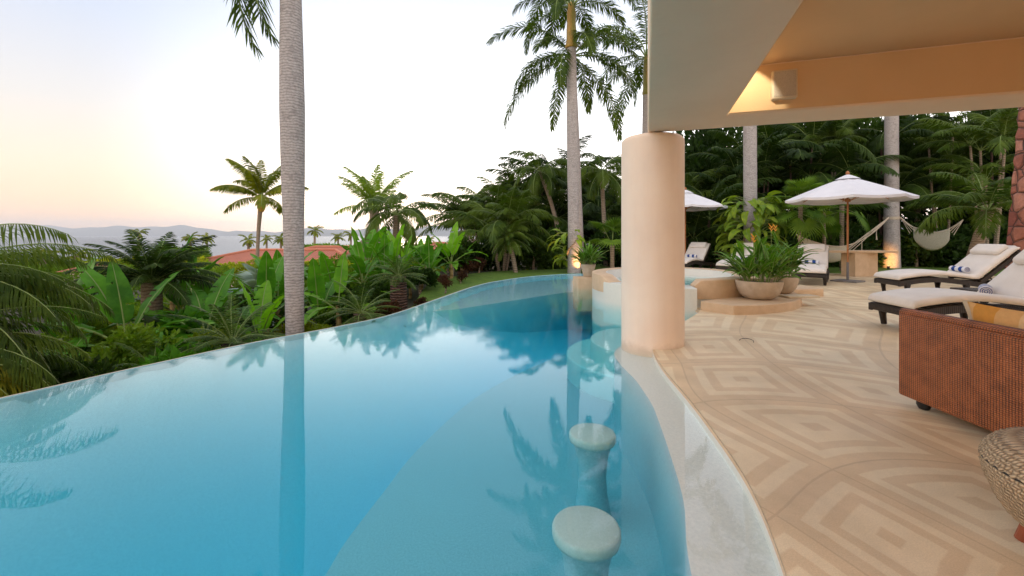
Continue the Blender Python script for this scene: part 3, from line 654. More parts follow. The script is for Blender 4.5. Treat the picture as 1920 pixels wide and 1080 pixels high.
# ------------------------------------------------------------------ fronds, leaves, palms
def frond_mesh(name, L, e, droop, n, ll, w, mat, hang=.25, petiole=.14, jit=.12, ang0=70, ang1=28, multi=0, seed=0, rad=.014, twist=0, rachmat='midrib', endll=.35):
    rs = random.Random(seed); mb = MB(); Kp = 14; pts = []; x = z = 0; y = 0
    for i in range(Kp+1):
        s_ = i/Kp; pts.append(Vector((x, y, z))); a = e-droop*s_**1.25
        x += math.cos(a)*L/Kp; z += math.sin(a)*L/Kp; y += math.sin(twist*s_)*L/Kp*.3
    def at(s_):
        f = s_*Kp; i = min(int(f), Kp-1); return pts[i].lerp(pts[i+1], f-i), (pts[i+1]-pts[i]).normalized()
    mb.tube(pts, [rad*(1-.85*i/Kp) for i in range(Kp+1)], 4, 1, False)
    Y = Vector((0, 1, 0)); Z = Vector((0, 0, 1))
    for i in range(n):
        s_ = petiole+(1-petiole)*(i+.5)/n; p, T = at(s_); Nn = T.cross(Y)*-1
        q = (s_-petiole)/(1-petiole)
        l0 = ll*(.35+.65*math.sin(PI*min(1, .12+.6*q)**.9) if q < .6 else max(endll, 1-(q-.6)*1.5))
        l0 = ll*max(endll*.8, min(1, .35+2.2*q))*(1 if q < .55 else 1-(1-endll)*((q-.55)/.45)**1.5)
        for sd in (-1, 1):
            a = R(ang0+(ang1-ang0)*q)+rs.gauss(0, jit)
            up = (rs.choice((-1, 0, 1))*multi if multi else .28)+rs.gauss(0, jit)
            d = T*math.cos(a)+Y*sd*math.sin(a)+Nn*up*math.sin(a); d.normalize()
            l = l0*rs.uniform(.85, 1.1)
            d1 = (d-Z*hang*.5).normalized(); d2 = (d-Z*hang*2).normalized()
            m_ = p+d1*l*.5; tp = m_+d2*l*.5
            wv = T.cross(d).cross(d); wv = (T-d*T.dot(d)); wv = wv.normalized()*w/2 if wv.length > .01 else Nn*w/2
            o = len(mb.v)
            mb.v += [tuple(p-wv*.5), tuple(p+wv*.5), tuple(m_+wv), tuple(m_-wv), tuple(tp)]
            mb.f += [(o, o+1, o+2, o+3), (o+3, o+2, o+4)]; mb.m += [0, 0]
    return mb.mesh(name, [mat, rachmat])
SPEC = {
 'royal': dict(L=3.4, n=100, ll=.60, w=.036, mat='royal', multi=.4, hang=.38, droopk=1.75, rad=.03, es=(75, 50, 28, 5, -20, -45)),
 'coco': dict(L=2.9, n=60, ll=.72, w=.06, mat='coco', hang=.55, droopk=1.15, rad=.028, es=(86, 74, 58, 38, 12, -40)),
 'bright': dict(L=3.0, n=60, ll=.66, w=.05, mat='bright', hang=.4, droopk=1.0, rad=.028, es=(88, 78, 64, 45, 18, -25)),
 'manila': dict(L=1.9, n=45, ll=.50, w=.04, mat='royal', hang=.5, droopk=2.0, rad=.02, es=(75, 55, 38, 20, 2, -18)),
 'areca': dict(L=2.2, n=50, ll=.55, w=.038, mat='areca', hang=.35, droopk=1.45, rad=.014, es=(82, 68, 55, 40, 22, 5)),
 'areca_dark': dict(L=2.5, n=50, ll=.62, w=.045, mat='dark', hang=.4, droopk=1.5, rad=.014, es=(82, 68, 50, 35, 18, 0)),
 'date': dict(L=1.15, n=46, ll=.22, w=.018, mat='areca', hang=.15, droopk=1.5, rad=.01, es=(80, 60, 40, 20, 0, -25)),
 'bigdate': dict(L=1.75, n=60, ll=.36, w=.026, mat='dark', hang=.2, droopk=1.15, rad=.014, es=(80, 62, 45, 28, 12, -12)),
 'weep': dict(L=2.7, n=70, ll=.50, w=.022, mat='areca', hang=.9, droopk=1.35, rad=.018, es=(62, 48, 34, 20, 8, -10)),
 'weep_y': dict(L=2.4, n=66, ll=.46, w=.024, mat='yellow', hang=.9, droopk=1.5, rad=.018, es=(50, 36, 22, 10, -5, -20)),
 'cycad': dict(L=.95, n=40, ll=.15, w=.012, mat='cycad', hang=.05, droopk=.9, rad=.009, es=(75, 55, 38, 22, 8, -8), ang0=75, ang1=45),
 'far': dict(L=3.0, n=24, ll=.85, w=.16, mat='coco', hang=.5, droopk=1.4, rad=.05, es=(78, 55, 35, 15, -8, -30)),
}
FM = {}
def fronds(sp):
    if sp not in FM:
        k = dict(SPEC[sp]); es = k.pop('es'); dk = k.pop('droopk'); L = k.pop('L'); n = k.pop('n'); ll = k.pop('ll'); w_ = k.pop('w'); mt = k.pop('mat')
        FM[sp] = [frond_mesh('frond_'+sp, L*(.9+.1*math.sin(i*2)), R(e), dk*(1 if e > 0 else .7), n, ll, w_, mt, seed=i, twist=(-1)**i*.3, **k) for i, e in enumerate(es)]
    return FM[sp]
def crown(sp, parent, at, n, scl=1, lo=0, hi=5, rs=random, az0=None, azr=360, rest=0):
    ms = fronds(sp); a = U(0, 360)
    for i in range(n):
        k = lo+(hi-lo)*((i+.5)/n)**.9; k = max(lo, min(hi, int(round(k+U(-.4, .4)))))
        az = (a+i*137.5+U(-14, 14)) % 360 if az0 is None else az0+azr*(((i*.618)%1)-.5)+U(-6, 6)
        place('frond', ms[k], parent, at, (R(U(-8, 8)), R(U(-7, 7)), R(az)), scl*U(.88, 1.1))
def trunk_mb(pts, rads, n=14):
    mb = MB(); p2 = catmull([tuple(p) for p in pts], 8); rr_ = []
    for i in range(len(p2)):
        f = i/(len(p2)-1)*(len(rads)-1); k = min(int(f), len(rads)-2); rr_.append((rads[k]+(rads[k+1]-rads[k])*(f-k))*(1+.006*math.sin(i*2.1)))
    mb.tube(p2, rr_, n); return mb
def palm(sp, base, top, rads, n, label, scl=1, name='palm_tree', trunk='palm_trunk', shaft=None, group=None, lo=0, hi=5, cat='palm tree', bend=(0, 0), az0=None, azr=360):
    b_ = Vector(base); t_ = Vector(top); th = thing(name, label, cat, tuple(b_), 0, group)
    d = t_-b_; pts = [(0, 0, -.1), tuple(d*.33+Vector((bend[0], bend[1], 0))*.6), tuple(d*.67+Vector((bend[0], bend[1], 0))*.6), tuple(d)]
    sep_smooth(trunk_mb(pts, rads).build('trunk', trunk, th), 60)
    c = d.copy()
    if shaft:
        h, r0 = shaft; mb = MB(); mb.tube(catmull([tuple(d+Vector((0, 0, -.05))), tuple(d+Vector((0, 0, h*.3))), tuple(d+Vector((0, 0, h)))], 6), [r0, r0*1.12, r0*1.12, r0]+[r0*.9]*4+[r0*.8]*3+[r0*.6]*2, 14)
        sep_smooth(mb.build('crownshaft', 'shaft', th), 60); c = d+Vector((0, 0, h*.92))
    crown(sp, th, tuple(c), n, scl, lo, hi, az0=az0, azr=azr)
    return th
def clump(sp, base, h, n, label, scl=1, nst=5, group=None, spread=.5, name='palm_clump', lo=0, hi=4):
    th = thing(name, label, 'palm clump', tuple(base), 0, group)
    tops = []
    for i in range(nst):
        a = 2*PI*i/nst+U(-.4, .4); hh = h*U(.35, 1.0) if i else h
        t_ = (math.cos(a)*spread*U(.5, 1.2), math.sin(a)*spread*U(.5, 1.2), hh); tops.append(t_)
        sep_smooth(trunk_mb([(t_[0]*.3, t_[1]*.3, -.1), (t_[0]*.7, t_[1]*.7, hh*.5), t_], [.055, .045, .04], 7).build('stem', 'cycad_trunk' if sp == 'areca_dark' else 'palm_trunk', th), 60)
    for i, t_ in enumerate(tops): crown(sp, th, t_, max(4, n//nst), scl, lo, hi)
    return th
def push(x, y, h, scl, f): return x*f, y*f, h*f-1.4*(f-1), scl*f
# leaf clouds for shrubs, hedges and broad-leaved trees
def cloud(name, n, rad, size, mat, lumps=14, seed=0, box=False, up=.4, shape=1.7):
    rs = random.Random(seed); mb = MB(); ls = []
    for _ in range(lumps):
        if box: ls.append((Vector((rs.uniform(-1, 1)*rad[0], rs.uniform(-1, 1)*rad[1], rs.uniform(-.2, 1)*rad[2])), rs.uniform(.25, .45)*rad[2]))
        else:
            v = Vector((rs.gauss(0, 1), rs.gauss(0, 1), rs.gauss(.3, .8))).normalized()*rs.uniform(.35, .75)
            ls.append((Vector((v.x*rad[0], v.y*rad[1], v.z*rad[2])), rs.uniform(.3, .5)*min(rad)))
    for _ in range(n):
        c, r = rs.choice(ls); d = Vector((rs.gauss(0, 1), rs.gauss(0, 1), rs.gauss(.15, 1))).normalized()
        p = c+d*r*(.55+.5*rs.random()**.5)
        a = (d*.6+Vector((rs.gauss(0, .6), rs.gauss(0, .6), rs.gauss(0, .5)+up*.5))).normalized()
        b_ = a.cross(Vector((rs.gauss(0, 1), rs.gauss(0, 1), rs.gauss(0, 1)))).normalized(); s_ = size*rs.uniform(.6, 1.3)
        o = len(mb.v); q = a.cross(b_)*s_*.12
        mb.v += [tuple(p), tuple(p+a*s_*.5*shape/1.7+b_*s_*.28+q), tuple(p+a*s_*shape*.6), tuple(p+a*s_*.5*shape/1.7-b_*s_*.28+q)]
        mb.f.append((o, o+1, o+2, o+3)); mb.m.append(0)
    return mb.mesh(name, mat)
CM = {}
def shrub(kind, loc, scl, label, group=None, name='shrub', cat='shrub', rz=None):
    if kind not in CM:
        CM[kind] = {'round': lambda: cloud('round', 2600, (.8, .8, .6), .10, 'hedge', 16, 1), 'hedge': lambda: cloud('hedge', 7000, (2.2, .7, .5), .085, 'hedge', 46, 2, True),
          'yellow': lambda: cloud('yellow', 6500, (2.4, .7, .5), .10, 'hedge_yellow', 46, 3, True), 'dark': lambda: cloud('dark', 3200, (1, 1, .9), .15, 'hedge_dark', 18, 4),
          'tree': lambda: cloud('tree', 7000, (2.6, 2.2, 2.4), .26, 'hedge_dark', 40, 5), 'greentree': lambda: cloud('greentree', 6000, (2.4, 2.0, 1.6), .24, 'hedge', 34, 6),
          'red': lambda: cloud('red', 900, (.5, .5, .4), .10, 'red_leaf', 9, 7), 'low': lambda: cloud('low', 1800, (.8, .6, .35), .12, 'hedge_dark', 14, 8),
          'leafy': lambda: cloud('leafy', 1500, (.7, .7, .6), .20, 'banana', 12, 9), 'ytuft': lambda: cloud('ytuft', 1200, (.6, .6, .5), .12, 'hedge_yellow', 10, 10)}[kind]()
    th = thing(name, label, cat, tuple(loc), U(0, 6) if rz is None else rz, group)
    s_ = scl if hasattr(scl, '__len__') else (scl,)*3
    mb = MB(); mb.tube([(0, 0, -.3*s_[2]), (.03, 0, .1*s_[2]), (0, .05, .5*s_[2])], [.05*s_[0], .04*s_[0], .02*s_[0]], 7); mb.build('trunk', 'palm_trunk', th)
    place('foliage', CM[kind], th, (0, 0, .35*s_[2]), (0, 0, 0), s_); return th
def tree(kind, base, h, scl, label, group=None):
    th = shrub(kind, base, (1, 1, 1), label, group, 'tree', 'tree')
    for c in th.children:
        if c.name.startswith('foliage'): c.location = (0, 0, h); c.scale = scl if hasattr(scl, '__len__') else (scl,)*3
        else:
            c.scale = (1, 1, 1); mb = MB(); mb.tube([(0, 0, -.3), (.1, .05, h*.5), (0, 0, h)], [.16, .12, .06], 9)
            for k in range(5):
                a = k*1.3; mb.tube([(0, 0, h*.55), (math.cos(a)*.7, math.sin(a)*.7, h*.85), (math.cos(a)*1.2, math.sin(a)*1.2, h*1.1)], [.06, .04, .015], 6)
            c.data = mb.mesh('trunk', 'palm_trunk')
    return th
# paddle leaves
def paddle(name, L, W_, e, droop, pet, mat, seed=0, fold=.35, tears=5, curl=.2):
    rs = random.Random(seed); mb = MB(); K_ = 16; pts = []; x = z = 0; TL = L+pet
    for i in range(K_+5):
        s_ = i/(K_+4); pts.append(Vector((x, 0, z))); a = e-droop*s_**1.6; x += math.cos(a)*TL/(K_+4); z += math.sin(a)*TL/(K_+4)
    def at(s_):
        f = s_*(K_+4); i = min(int(f), K_+3); return pts[i].lerp(pts[i+1], f-i), (pts[i+1]-pts[i]).normalized()
    mb.tube(pts, [.022*(1-.85*i/(K_+4))*L/1.2 for i in range(K_+5)], 5, 1, False)
    s0 = pet/TL; Y = Vector((0, 1, 0))
    for sd in (-1, 1):
        prev = None; gaps = set(rs.sample(range(3, K_*2-2), tears)) if tears else set()
        for i in range(K_*2+1):
            q = i/(K_*2); s_ = s0+(1-s0)*q; p, T = at(min(s_, .9999)); Nn = Y.cross(T)*-1
            if Nn.z < 0 and e-droop*s_ > -1.4: Nn = -Nn
            wd = W_/2*(math.sin(PI*min(1, q*1.0)**.72)**.62 if 0 < q < 1 else .02)
            row = []
            for j in range(4):
                u = j/3; o_ = Y*sd*wd*u*math.cos(fold)+Nn*(wd*u*math.sin(fold)-curl*wd*u*u+.025*W_*u*math.sin(q*23+sd))
                row.append(tuple(p+o_-T*u*wd*.12))
            o = len(mb.v); mb.v += row
            if prev is not None and i not in gaps:
                for j in range(3):
                    f = (prev+j, prev+j+1, o+j+1, o+j); mb.f.append(f if sd > 0 else f[::-1]); mb.m.append(0)
            elif prev is not None:
                f = (prev, prev+1, o+1, o); mb.f.append(f if sd > 0 else f[::-1]); mb.m.append(0)
            prev = o
    me_ = mb.mesh(name, [mat, 'midrib'], True); return me_
PM = {}
def paddles(mat='banana'):
    if mat not in PM:
        PM[mat] = [paddle('leaf_'+mat, 1.25, .42, R(e), dr, pt, mat, seed=i+3, tears=tr) for i, (e, dr, pt, tr) in enumerate(((84, .35, .5, 1), (72, .7, .45, 3), (58, 1.1, .4, 5), (42, 1.5, .4, 6), (22, 1.3, .35, 4)))]
    return PM[mat]
def banana(loc, h, n, scl, label, mat='banana', group=None, name='banana_plant', cat='banana plant', tilt=0, azs=None, ks=None):
    th = thing(name, label, cat, tuple(loc), 0, group)
    mb = trunk_mb([(0, 0, -.1), (.02, .02, h*.5), (0, 0, h+.1)], [.085*scl, .07*scl, .05*scl], 10); sep_smooth(mb.build('stem', 'stalk', th), 60)
    ms = paddles(mat); a = U(0, 360)
    for i in range(n):
        k = ks[i] if ks else (0 if i == 0 else min(4, 1+int(4*(i-1)/max(1, n-1))))
        az = azs[i] if azs else a+i*137.5+U(-15, 15)
        place('leaf', ms[k], th, (0, 0, h), (R(U(-5, 5)), 0, R(az)), scl*U(.85, 1.12))
    return th
def fanleaf(name, r, mat, seg=26, spread=290, pet=.8, e=45, droop=.3, seed=0, sl=.55):
    mb = MB(); ex, ez = math.cos(R(e)), math.sin(R(e)); rs = random.Random(seed)
    mb.tube([(0, 0, 0), (pet*ex*.5, 0, pet*ez*.5+.02), (pet*ex, 0, pet*ez)], [.012, .010, .009], 4, 1, False)
    c = Vector((pet*ex, 0, pet*ez)); T = Vector((math.cos(R(e-35)), 0, math.sin(R(e-35)))); Y = Vector((0, 1, 0)); Nn = T.cross(Y)*-1
    for i in range(seg):
        a = R(-spread/2+spread*i/(seg-1)); a0 = a-R(spread/seg/2); a1 = a+R(spread/seg/2)
        D = lambda q: T*math.cos(q)+Y*math.sin(q)
        l = r*(.82+.18*math.cos(a/2))*rs.uniform(.93, 1.05)
        p0 = c+D(a0)*l*sl+Nn*.02; p1 = c+D(a1)*l*sl+Nn*.02; pm = c+D(a)*l*sl-Nn*.03-Vector((0, 0, droop*.1)); tp = c+D(a)*l-Vector((0, 0, droop*l*.45))
        o = len(mb.v); mb.v += [tuple(c), tuple(p0), tuple(pm), tuple(p1), tuple(tp)]
        mb.f += [(o, o+1, o+2), (o, o+2, o+3), (o+1, o+4, o+2), (o+2, o+4, o+3)]; mb.m += [0]*4
    return mb.mesh(name, [mat, 'midrib'])
FN = {}
def fanpalm(loc, h, n, scl, label, mat='fan', name='fan_palm', stem=True, group=None, lo=0, lean=(0, 0)):
    if mat not in FN: FN[mat] = [fanleaf('fan_'+mat, .62, mat, e=e, seed=i, droop=d) for i, (e, d) in enumerate(((80, .1), (60, .2), (40, .3), (20, .4), (-5, .5), (-30, .7)))]
    th = thing(name, label, 'palm tree', tuple(loc), 0, group)
    sep_smooth(trunk_mb([(0, 0, -.1), (lean[0]*.5, lean[1]*.5, h*.5), (lean[0], lean[1], h)], [.09*scl, .08*scl, .09*scl], 10).build('trunk', 'palm_trunk', th), 60)
    a = U(0, 360)
    for i in range(n):
        k = min(5, lo+int((6-lo)*(i+.3)/n)); place('leaf', FN[mat][k], th, (lean[0], lean[1], h-.02*i*scl), (0, 0, R(a+i*137.5)), scl*U(.9, 1.1))
    return th
def cycad(loc, h, label, scl=1, n=30, r=.14):
    th = thing('cycad', label, 'cycad', tuple(loc))
    mb = trunk_mb([(0, 0, -.1), (.01, 0, h*.5), (0, 0, h)], [r*1.1, r, r*.9], 14); sep_smooth(mb.build('trunk', 'cycad_trunk', th), 60)
    crown('cycad', th, (0, 0, h), n, scl, 0, 5); return th
# ---------------- royal palms
def G(x, y, dz=0): return Vector((x, y, gh(x, y)+dz))
b_ = G(-3.60, 7.1)
palm('royal', b_, (-3.78, 7.25, 7.3), [.148, .14, .15, .165, .19, .20, .185, .165, .15, .14], 13, 'tall grey royal palm with a bulging ringed trunk right behind the infinity edge', 1.0, 'royal_palm', 'royal_trunk', (1.4, .15), hi=3)
rp = bpy.data.objects['royal_palm']
place('frond', fronds('royal')[5], rp, (-.18, .1, 8.75), (0, R(6), R(188)), 1.15)
place('frond', fronds('royal')[5], rp, (-.18, .15, 8.95), (0, R(9), R(176)), 1.12)
palm('royal', (2.27, 15.55, -.06), (2.17, 15.6, 8.2), [.25, .22, .20, .205, .21, .20, .18, .165], 13, 'tall royal palm with orange crownshaft at the far pool end, uplit foot', 1.0, 'royal_palm', 'royal_trunk', (1.6, .2), hi=3)
palm('royal', (2.75, 17.3, -.06), (2.45, 17.3, 7.75), [.22, .2, .19, .19, .18, .16], 15, 'slimmer royal palm directly behind the uplit one, its crown lower', 1.15, 'royal_palm', 'royal_trunk', (.9, .15), lo=1, hi=4)
palm('royal', (6.35, 20.5, -.06), (6.45, 20.5, 8.1), [.2, .18, .17, .17, .16], 14, 'royal palm rising just left of the house corner with a yellow crownshaft', 1.2, 'royal_palm', 'royal_trunk', (1.9, .17), hi=4)
palm('royal', (8.95, 16.0, -.06), (8.9, 16.0, 9.0), [.24, .23, .23, .23, .2], 12, 'royal palm whose trunk is wrapped by a big leafy vine', 1.0, 'royal_palm', 'royal_trunk', (1.3, .17))
palm('royal', (16.1, 18.1, -.06), (16.1, 18.1, 9.0), [.31, .26, .24, .235, .23], 12, 'thick pale royal palm with a hammock tied to it and an uplight at its foot', 1.0, 'royal_palm', 'royal_trunk', (1.3, .18))
# ---------------- coconut and other specimen palms
t_ = P(490, 372, 22); palm('coco', G(-13.1, 22), t_, [.12, .095, .085, .085, .10, .15], 18, 'slender coconut palm standing alone against the sky left of the big trunk', .9, 'coconut_palm', bend=(-.15, 0), hi=4)
mb = MB(); mb.lathe([(.10, -.7), (.19, -.5), (.21, -.25), (.16, 0), (.08, .2)], 14, tuple(t_-G(-13.1, 22))); sep_smooth(mb.build('leaf_bases', 'shaft', bpy.data.objects['coconut_palm']))
t_ = P(702, 392, 27); palm('bright', G(-8.8, 27), t_, [.36, .30, .27, .3], 15, 'tall palm with yellow-green fronds coloured as sunlit, standing upright', 1.1, 'coconut_palm', lo=0, hi=4)
t_ = P(744, 404, 17); palm('manila', G(-4.7, 17), t_, [.2, .15, .13, .12], 17, 'dark drooping palm with curled fronds right of the sunlit palm', 1.15, 'manila_palm')
t_ = P(1012, 322, 22); palm('manila', (2.6, 22, -.06), t_, [.14, .11, .10, .10], 16, 'round-headed palm on a thin leaning trunk above the dark palm thicket', 1.25, 'manila_palm', bend=(.3, 0))
t_ = P(1128, 322, 19); palm('manila', (4.2, 19, -.06), t_, [.12, .10, .09, .09], 15, 'bushy palm between the twin royal palms and the column', 1.05, 'manila_palm')
t_ = P(955, 448, 15.8); palm('date', (.15, 15.8, -.06), t_, [.09, .08, .09], 52, 'round mop-headed pygmy date palm on the lawn edge', 1.0, 'pygmy_date_palm')
t_ = P(1852, 395, 12.5); palm('areca', (13.7, 12.9, -.06), t_, [.15, .14, .14], 18, 'stocky palm with yellow-tipped fronds beside the stone pillar', 1.0, 'stocky_palm', lo=1)
t_ = P(285, 530, 9); palm('bigdate', G(-7.6, 9), t_, [.2, .18, .18], 38, 'wide dark date palm with feathery fronds in the middle of the garden', .86, 'date_palm', lo=0, hi=4)
for px, cy, Y_, s_, lb in ((82, 478, 30, .55, 'small grey-green palm at far left before the sea'), (140, 480, 28, .62, 'small palm crown rising above the pale house wall'),
      (260, 436, 75, .85, 'distant palm above the big date palm, against the hills'), (357, 446, 80, .8, 'distant palm just right of the date palm crown'),
      (388, 447, 85, .8, 'thin distant palm left of the tiled roof'), (466, 450, 62, .8, 'distant palm with spreading fronds behind the left roof ridge'),
      (500, 448, 90, .7, 'faint distant palm close behind the coconut trunk'), (527, 448, 70, .8, 'distant palm touching the left side of the big trunk'),
      (590, 432, 75, .8, 'distant palm standing highest right of the big trunk'), (634, 444, 85, .7, 'distant palm behind the right roof end'),
      (658, 440, 90, .75, 'distant palm left of the sunlit palm'), (806, 448, 80, .6, 'distant palm seen through the gap left of the palm thicket')):
    t_ = P(px, cy, Y_); palm('far', G(t_.x, Y_), t_, [.22, .2, .18], 14, lb, s_*(Y_/80)**.5*.75 if Y_ > 40 else s_*.62, 'distant_palm', lo=0, hi=5)
# weeping palm at the far left, leaning into the picture
palm('weep', G(-6.6, 4.45), (-6.45, 4.4, .68), [.14, .12, .11], 34, 'large weeping palm whose long fronds fill the far left side', .74, 'weeping_palm', lo=1, hi=5, az0=5, azr=200)
palm('weep', G(-6.1, 4.0), (-5.95, 4.0, .10), [.10, .09, .09], 26, 'low dark weeping palm between the large one and the yellowing one', .62, 'weeping_palm', lo=1, hi=5, az0=5, azr=200)
palm('weep_y', G(-5.65, 3.7), (-5.5, 3.7, .05), [.10, .09, .09], 14, 'low yellowing palm drooping toward the pool corner at far left', .60, 'weeping_palm', lo=1, hi=5, az0=15, azr=220)
palm('weep', G(-8.4, 5.9), (-8.2, 5.8, .70), [.14, .12, .11], 22, 'weeping palm behind the large one at far left, dark and dense', .72, 'weeping_palm', lo=1, hi=4)
# ---------------- palm thicket on the right side of the lawn
TG = 'dense palm clumps walling the lawn'
TK = [(-1.0, 18.0, 2.3, 'leftmost clump of the palm wall with arching pale tips', 'areca'), (.0, 19.2, 3.0, 'palm clump behind the mop-headed date palm', 'areca'), (-.4, 17.2, 1.9, 'low palm clump in front at the left end of the palm wall', 'areca'),
      (1.3, 19.5, 3.6, 'palm clump left of the thin leaning trunk', 'areca_dark'), (2.7, 20.5, 4.0, 'palm clump right behind the twin royal palms', 'areca_dark'), (3.9, 20.0, 3.4, 'palm clump between royal palms and column', 'areca'),
      (5.0, 20.6, 3.9, 'palm clump whose top shows left of the column', 'areca'), (1.6, 18.4, 2.2, 'short dark palm clump under the thin leaning trunk', 'areca_dark'), (3.4, 18.6, 2.2, 'short palm clump behind the tall planter', 'areca_dark'),
      (7.6, 20.2, 3.0, 'sparse feathery clump seen just right of the column', 'areca'), (10.3, 19.8, 4.0, 'tall dark clump left of the vine-wrapped palm', 'areca_dark'), (11.6, 20.2, 5.4, 'tall dark clump right of the vine-wrapped palm', 'areca_dark'),
      (13.4, 20.0, 5.6, 'tall dark clump above the white parasol', 'areca_dark'), (15.2, 20.8, 6.0, 'tall clump left of the hammock palm', 'areca'), (17.6, 20.2, 6.0, 'tall clump right of the hammock palm', 'areca_dark'),
      (19.6, 19.4, 6.2, 'tall clump left of the stocky palm', 'areca'), (21.6, 19.0, 6.2, 'tall clump left of the stone pillar', 'areca_dark'), (18.8, 16.8, 5.4, 'near clump hanging yellow fronds under the beam', 'areca'),
      (14.4, 19.0, 4.0, 'middle clump between parasol pole and hammock palm', 'areca_dark'), (8.2, 18.8, 2.2, 'low dark clump behind the far left lounger', 'areca_dark')]
TK += [(-1.75, 18.4, 2.2, 'pale feathery clump forming the left shoulder of the palm wall', 'areca'), (-.9, 20.0, 2.7, 'tall feathery clump behind the left shoulder of the palm wall', 'areca'), (.6, 21.0, 3.4, 'tallest green clump left of the thin leaning trunk', 'areca')]
for x, y, h, lb, sp in TK:
    k_ = 1.0
    if x < 6.5 and 'low' not in lb: x, y, h, k_ = push(x, y, h, 1.0, 1.32)
    clump(sp, (x, y, -.1), h, 34, lb, 1.1*k_, 5, TG, .6*k_)
BG = 'dark broad-leaved trees behind the palm wall'
for i, (x, y, h, s_, k) in enumerate(((2.2, 30.0, 1.3, (1.5, 1.1, 1.0), 'tree'), (6.4, 30.4, 1.9, (1.3, 1.1, 1.2), 'tree'), (9.6, 23.5, 1.2, (.7, .9, .7), 'tree'), (11.4, 23.6, 4.5, (1.2, 1, 1.6), 'tree'), (14.6, 23.8, 4.5, (1.3, 1, 1.8), 'tree'),
      (18.0, 23.2, 4.6, (1.3, 1, 1.8), 'tree'), (21.4, 22.4, 4.4, (1.3, 1, 1.8), 'tree'), (24.6, 20.8, 4.4, (1.3, 1, 1.8), 'tree'), (26.0, 17.0, 4.2, (1.3, 1, 1.8), 'tree'), (22.8, 21.0, 1.4, (1.5, 1, 1), 'tree'), (12.6, 22.2, 1.2, (1.5, 1, 1), 'tree'), (17.0, 22.0, 1.2, (1.5, 1, 1), 'tree'))):
    tree(k, (x, y, -.1), h, s_, ('dark leafy tree behind the palm wall left of the twin royal palms', 'dark leafy tree behind the palm wall right of the twin royal palms', 'dark tree behind the sparse clump right of the column', 'dark tree behind the vine-wrapped palm', 'dark tree above the white parasol peak',
         'dark tree behind the hammock palm', 'dark tree filling the gap left of the stone pillar', 'dark tree reaching the stone pillar top', 'dark tree beyond the stone pillar', 'low dark tree behind the stocky palm', 'low dark tree behind the fan palms', 'low dark tree behind the right hammock')[i], BG)
for i, (x, y, s_) in enumerate(((-1.9, 17.6, 1.0), (-.7, 18.6, 1.3), (.9, 18.0, 1.3), (2.2, 19.3, 1.4), (4.4, 18.6, 1.3), (6.2, 19.0, 1.3), (8.6, 18.2, 1.3), (10.6, 18.3, 1.4), (12.6, 18.6, 1.5), (14.8, 18.8, 1.5), (17.6, 18.6, 1.5), (19.9, 18.0, 1.5), (21.6, 16.6, 1.5), (21.8, 14.6, 1.5))):
    shrub('dark', (x, y, 0), s_, ('first dark shrub at the left end of the lawn', 'dark shrub left of the date palm trunk', 'dark shrub right of the date palm trunk', 'dark shrub left of the twin royal palms', 'dark shrub right of the twin royal palms', 'dark shrub hidden beside the column', 'dark shrub behind the leftmost far lounger', 'dark shrub under the leafy vine',
        'dark shrub below the fan palms', 'dark shrub behind the stone table', 'dark shrub behind the right hammock', 'dark shrub left of the stocky palm', 'dark shrub right of the stocky palm', 'dark shrub at the foot of the stone pillar')[i], 'dark shrubs under the palm wall')
# fan palms by the hammock
fanpalm((9.85, 14.6, -.06), 2.45, 24, .80, 'large round fan palm with a rough trunk beside the hammock', lean=(.02, .0))
fanpalm((11.15, 15.2, -.06), 2.15, 14, .68, 'smaller fan palm behind the parasol edge', lean=(-.05, .0))
fanpalm((12.6, 16.3, -.06), 2.6, 11, .9, 'fan palm partly hidden above the parasol on its right side')
fanpalm((3.85, 16.4, -.06), 1.0, 8, 1.0, 'low fan palm just left of the column')
# climbing vine on the royal palm
def vine(base, h0, h1, r, n, label, L=.55, mat='philo', seed=1, side=None):
    rs = random.Random(seed); th = thing('climbing_vine', label, 'vine', tuple(base))
    mb = MB(); mb.tube(catmull([(r*.6*math.cos(k), r*.6*math.sin(k), h0*.2+(h1-h0*.2)*k/7) for k in range(8)], 4), .03, 6); sep_smooth(mb.build('stem', 'palm_trunk', th))
    lv = [paddle('vine_leaf', L, L*.34, R(25), 2.0, L*.45, mat, seed=i, fold=.3, tears=0) for i in range(3)]
    for i in range(n):
        a = rs.uniform(0, 360) if side is None else side+rs.uniform(-100, 100); z = h0+(h1-h0)*rs.random()**.8
        rad = r+.28*math.sin(PI*(z-h0)/(h1-h0))
        o = place('leaf', lv[i % 3], th, (math.cos(R(a))*rad*.6, math.sin(R(a))*rad*.6, z), (R(rs.uniform(-25, 25)), R(rs.uniform(-25, 30)), R(a)), rs.uniform(.75, 1.25))
    return th
vine((8.75, 15.6, -.06), .3, 2.75, .42, 190, 'climbing vine with big glossy yellow-green leaves wrapping the palm trunk', .66)
vine((2.2, 15.45, -.06), .35, 1.55, .32, 30, 'yellow-green vine leaves around the foot of the uplit royal palm', .5, 'philo', 4, 200)
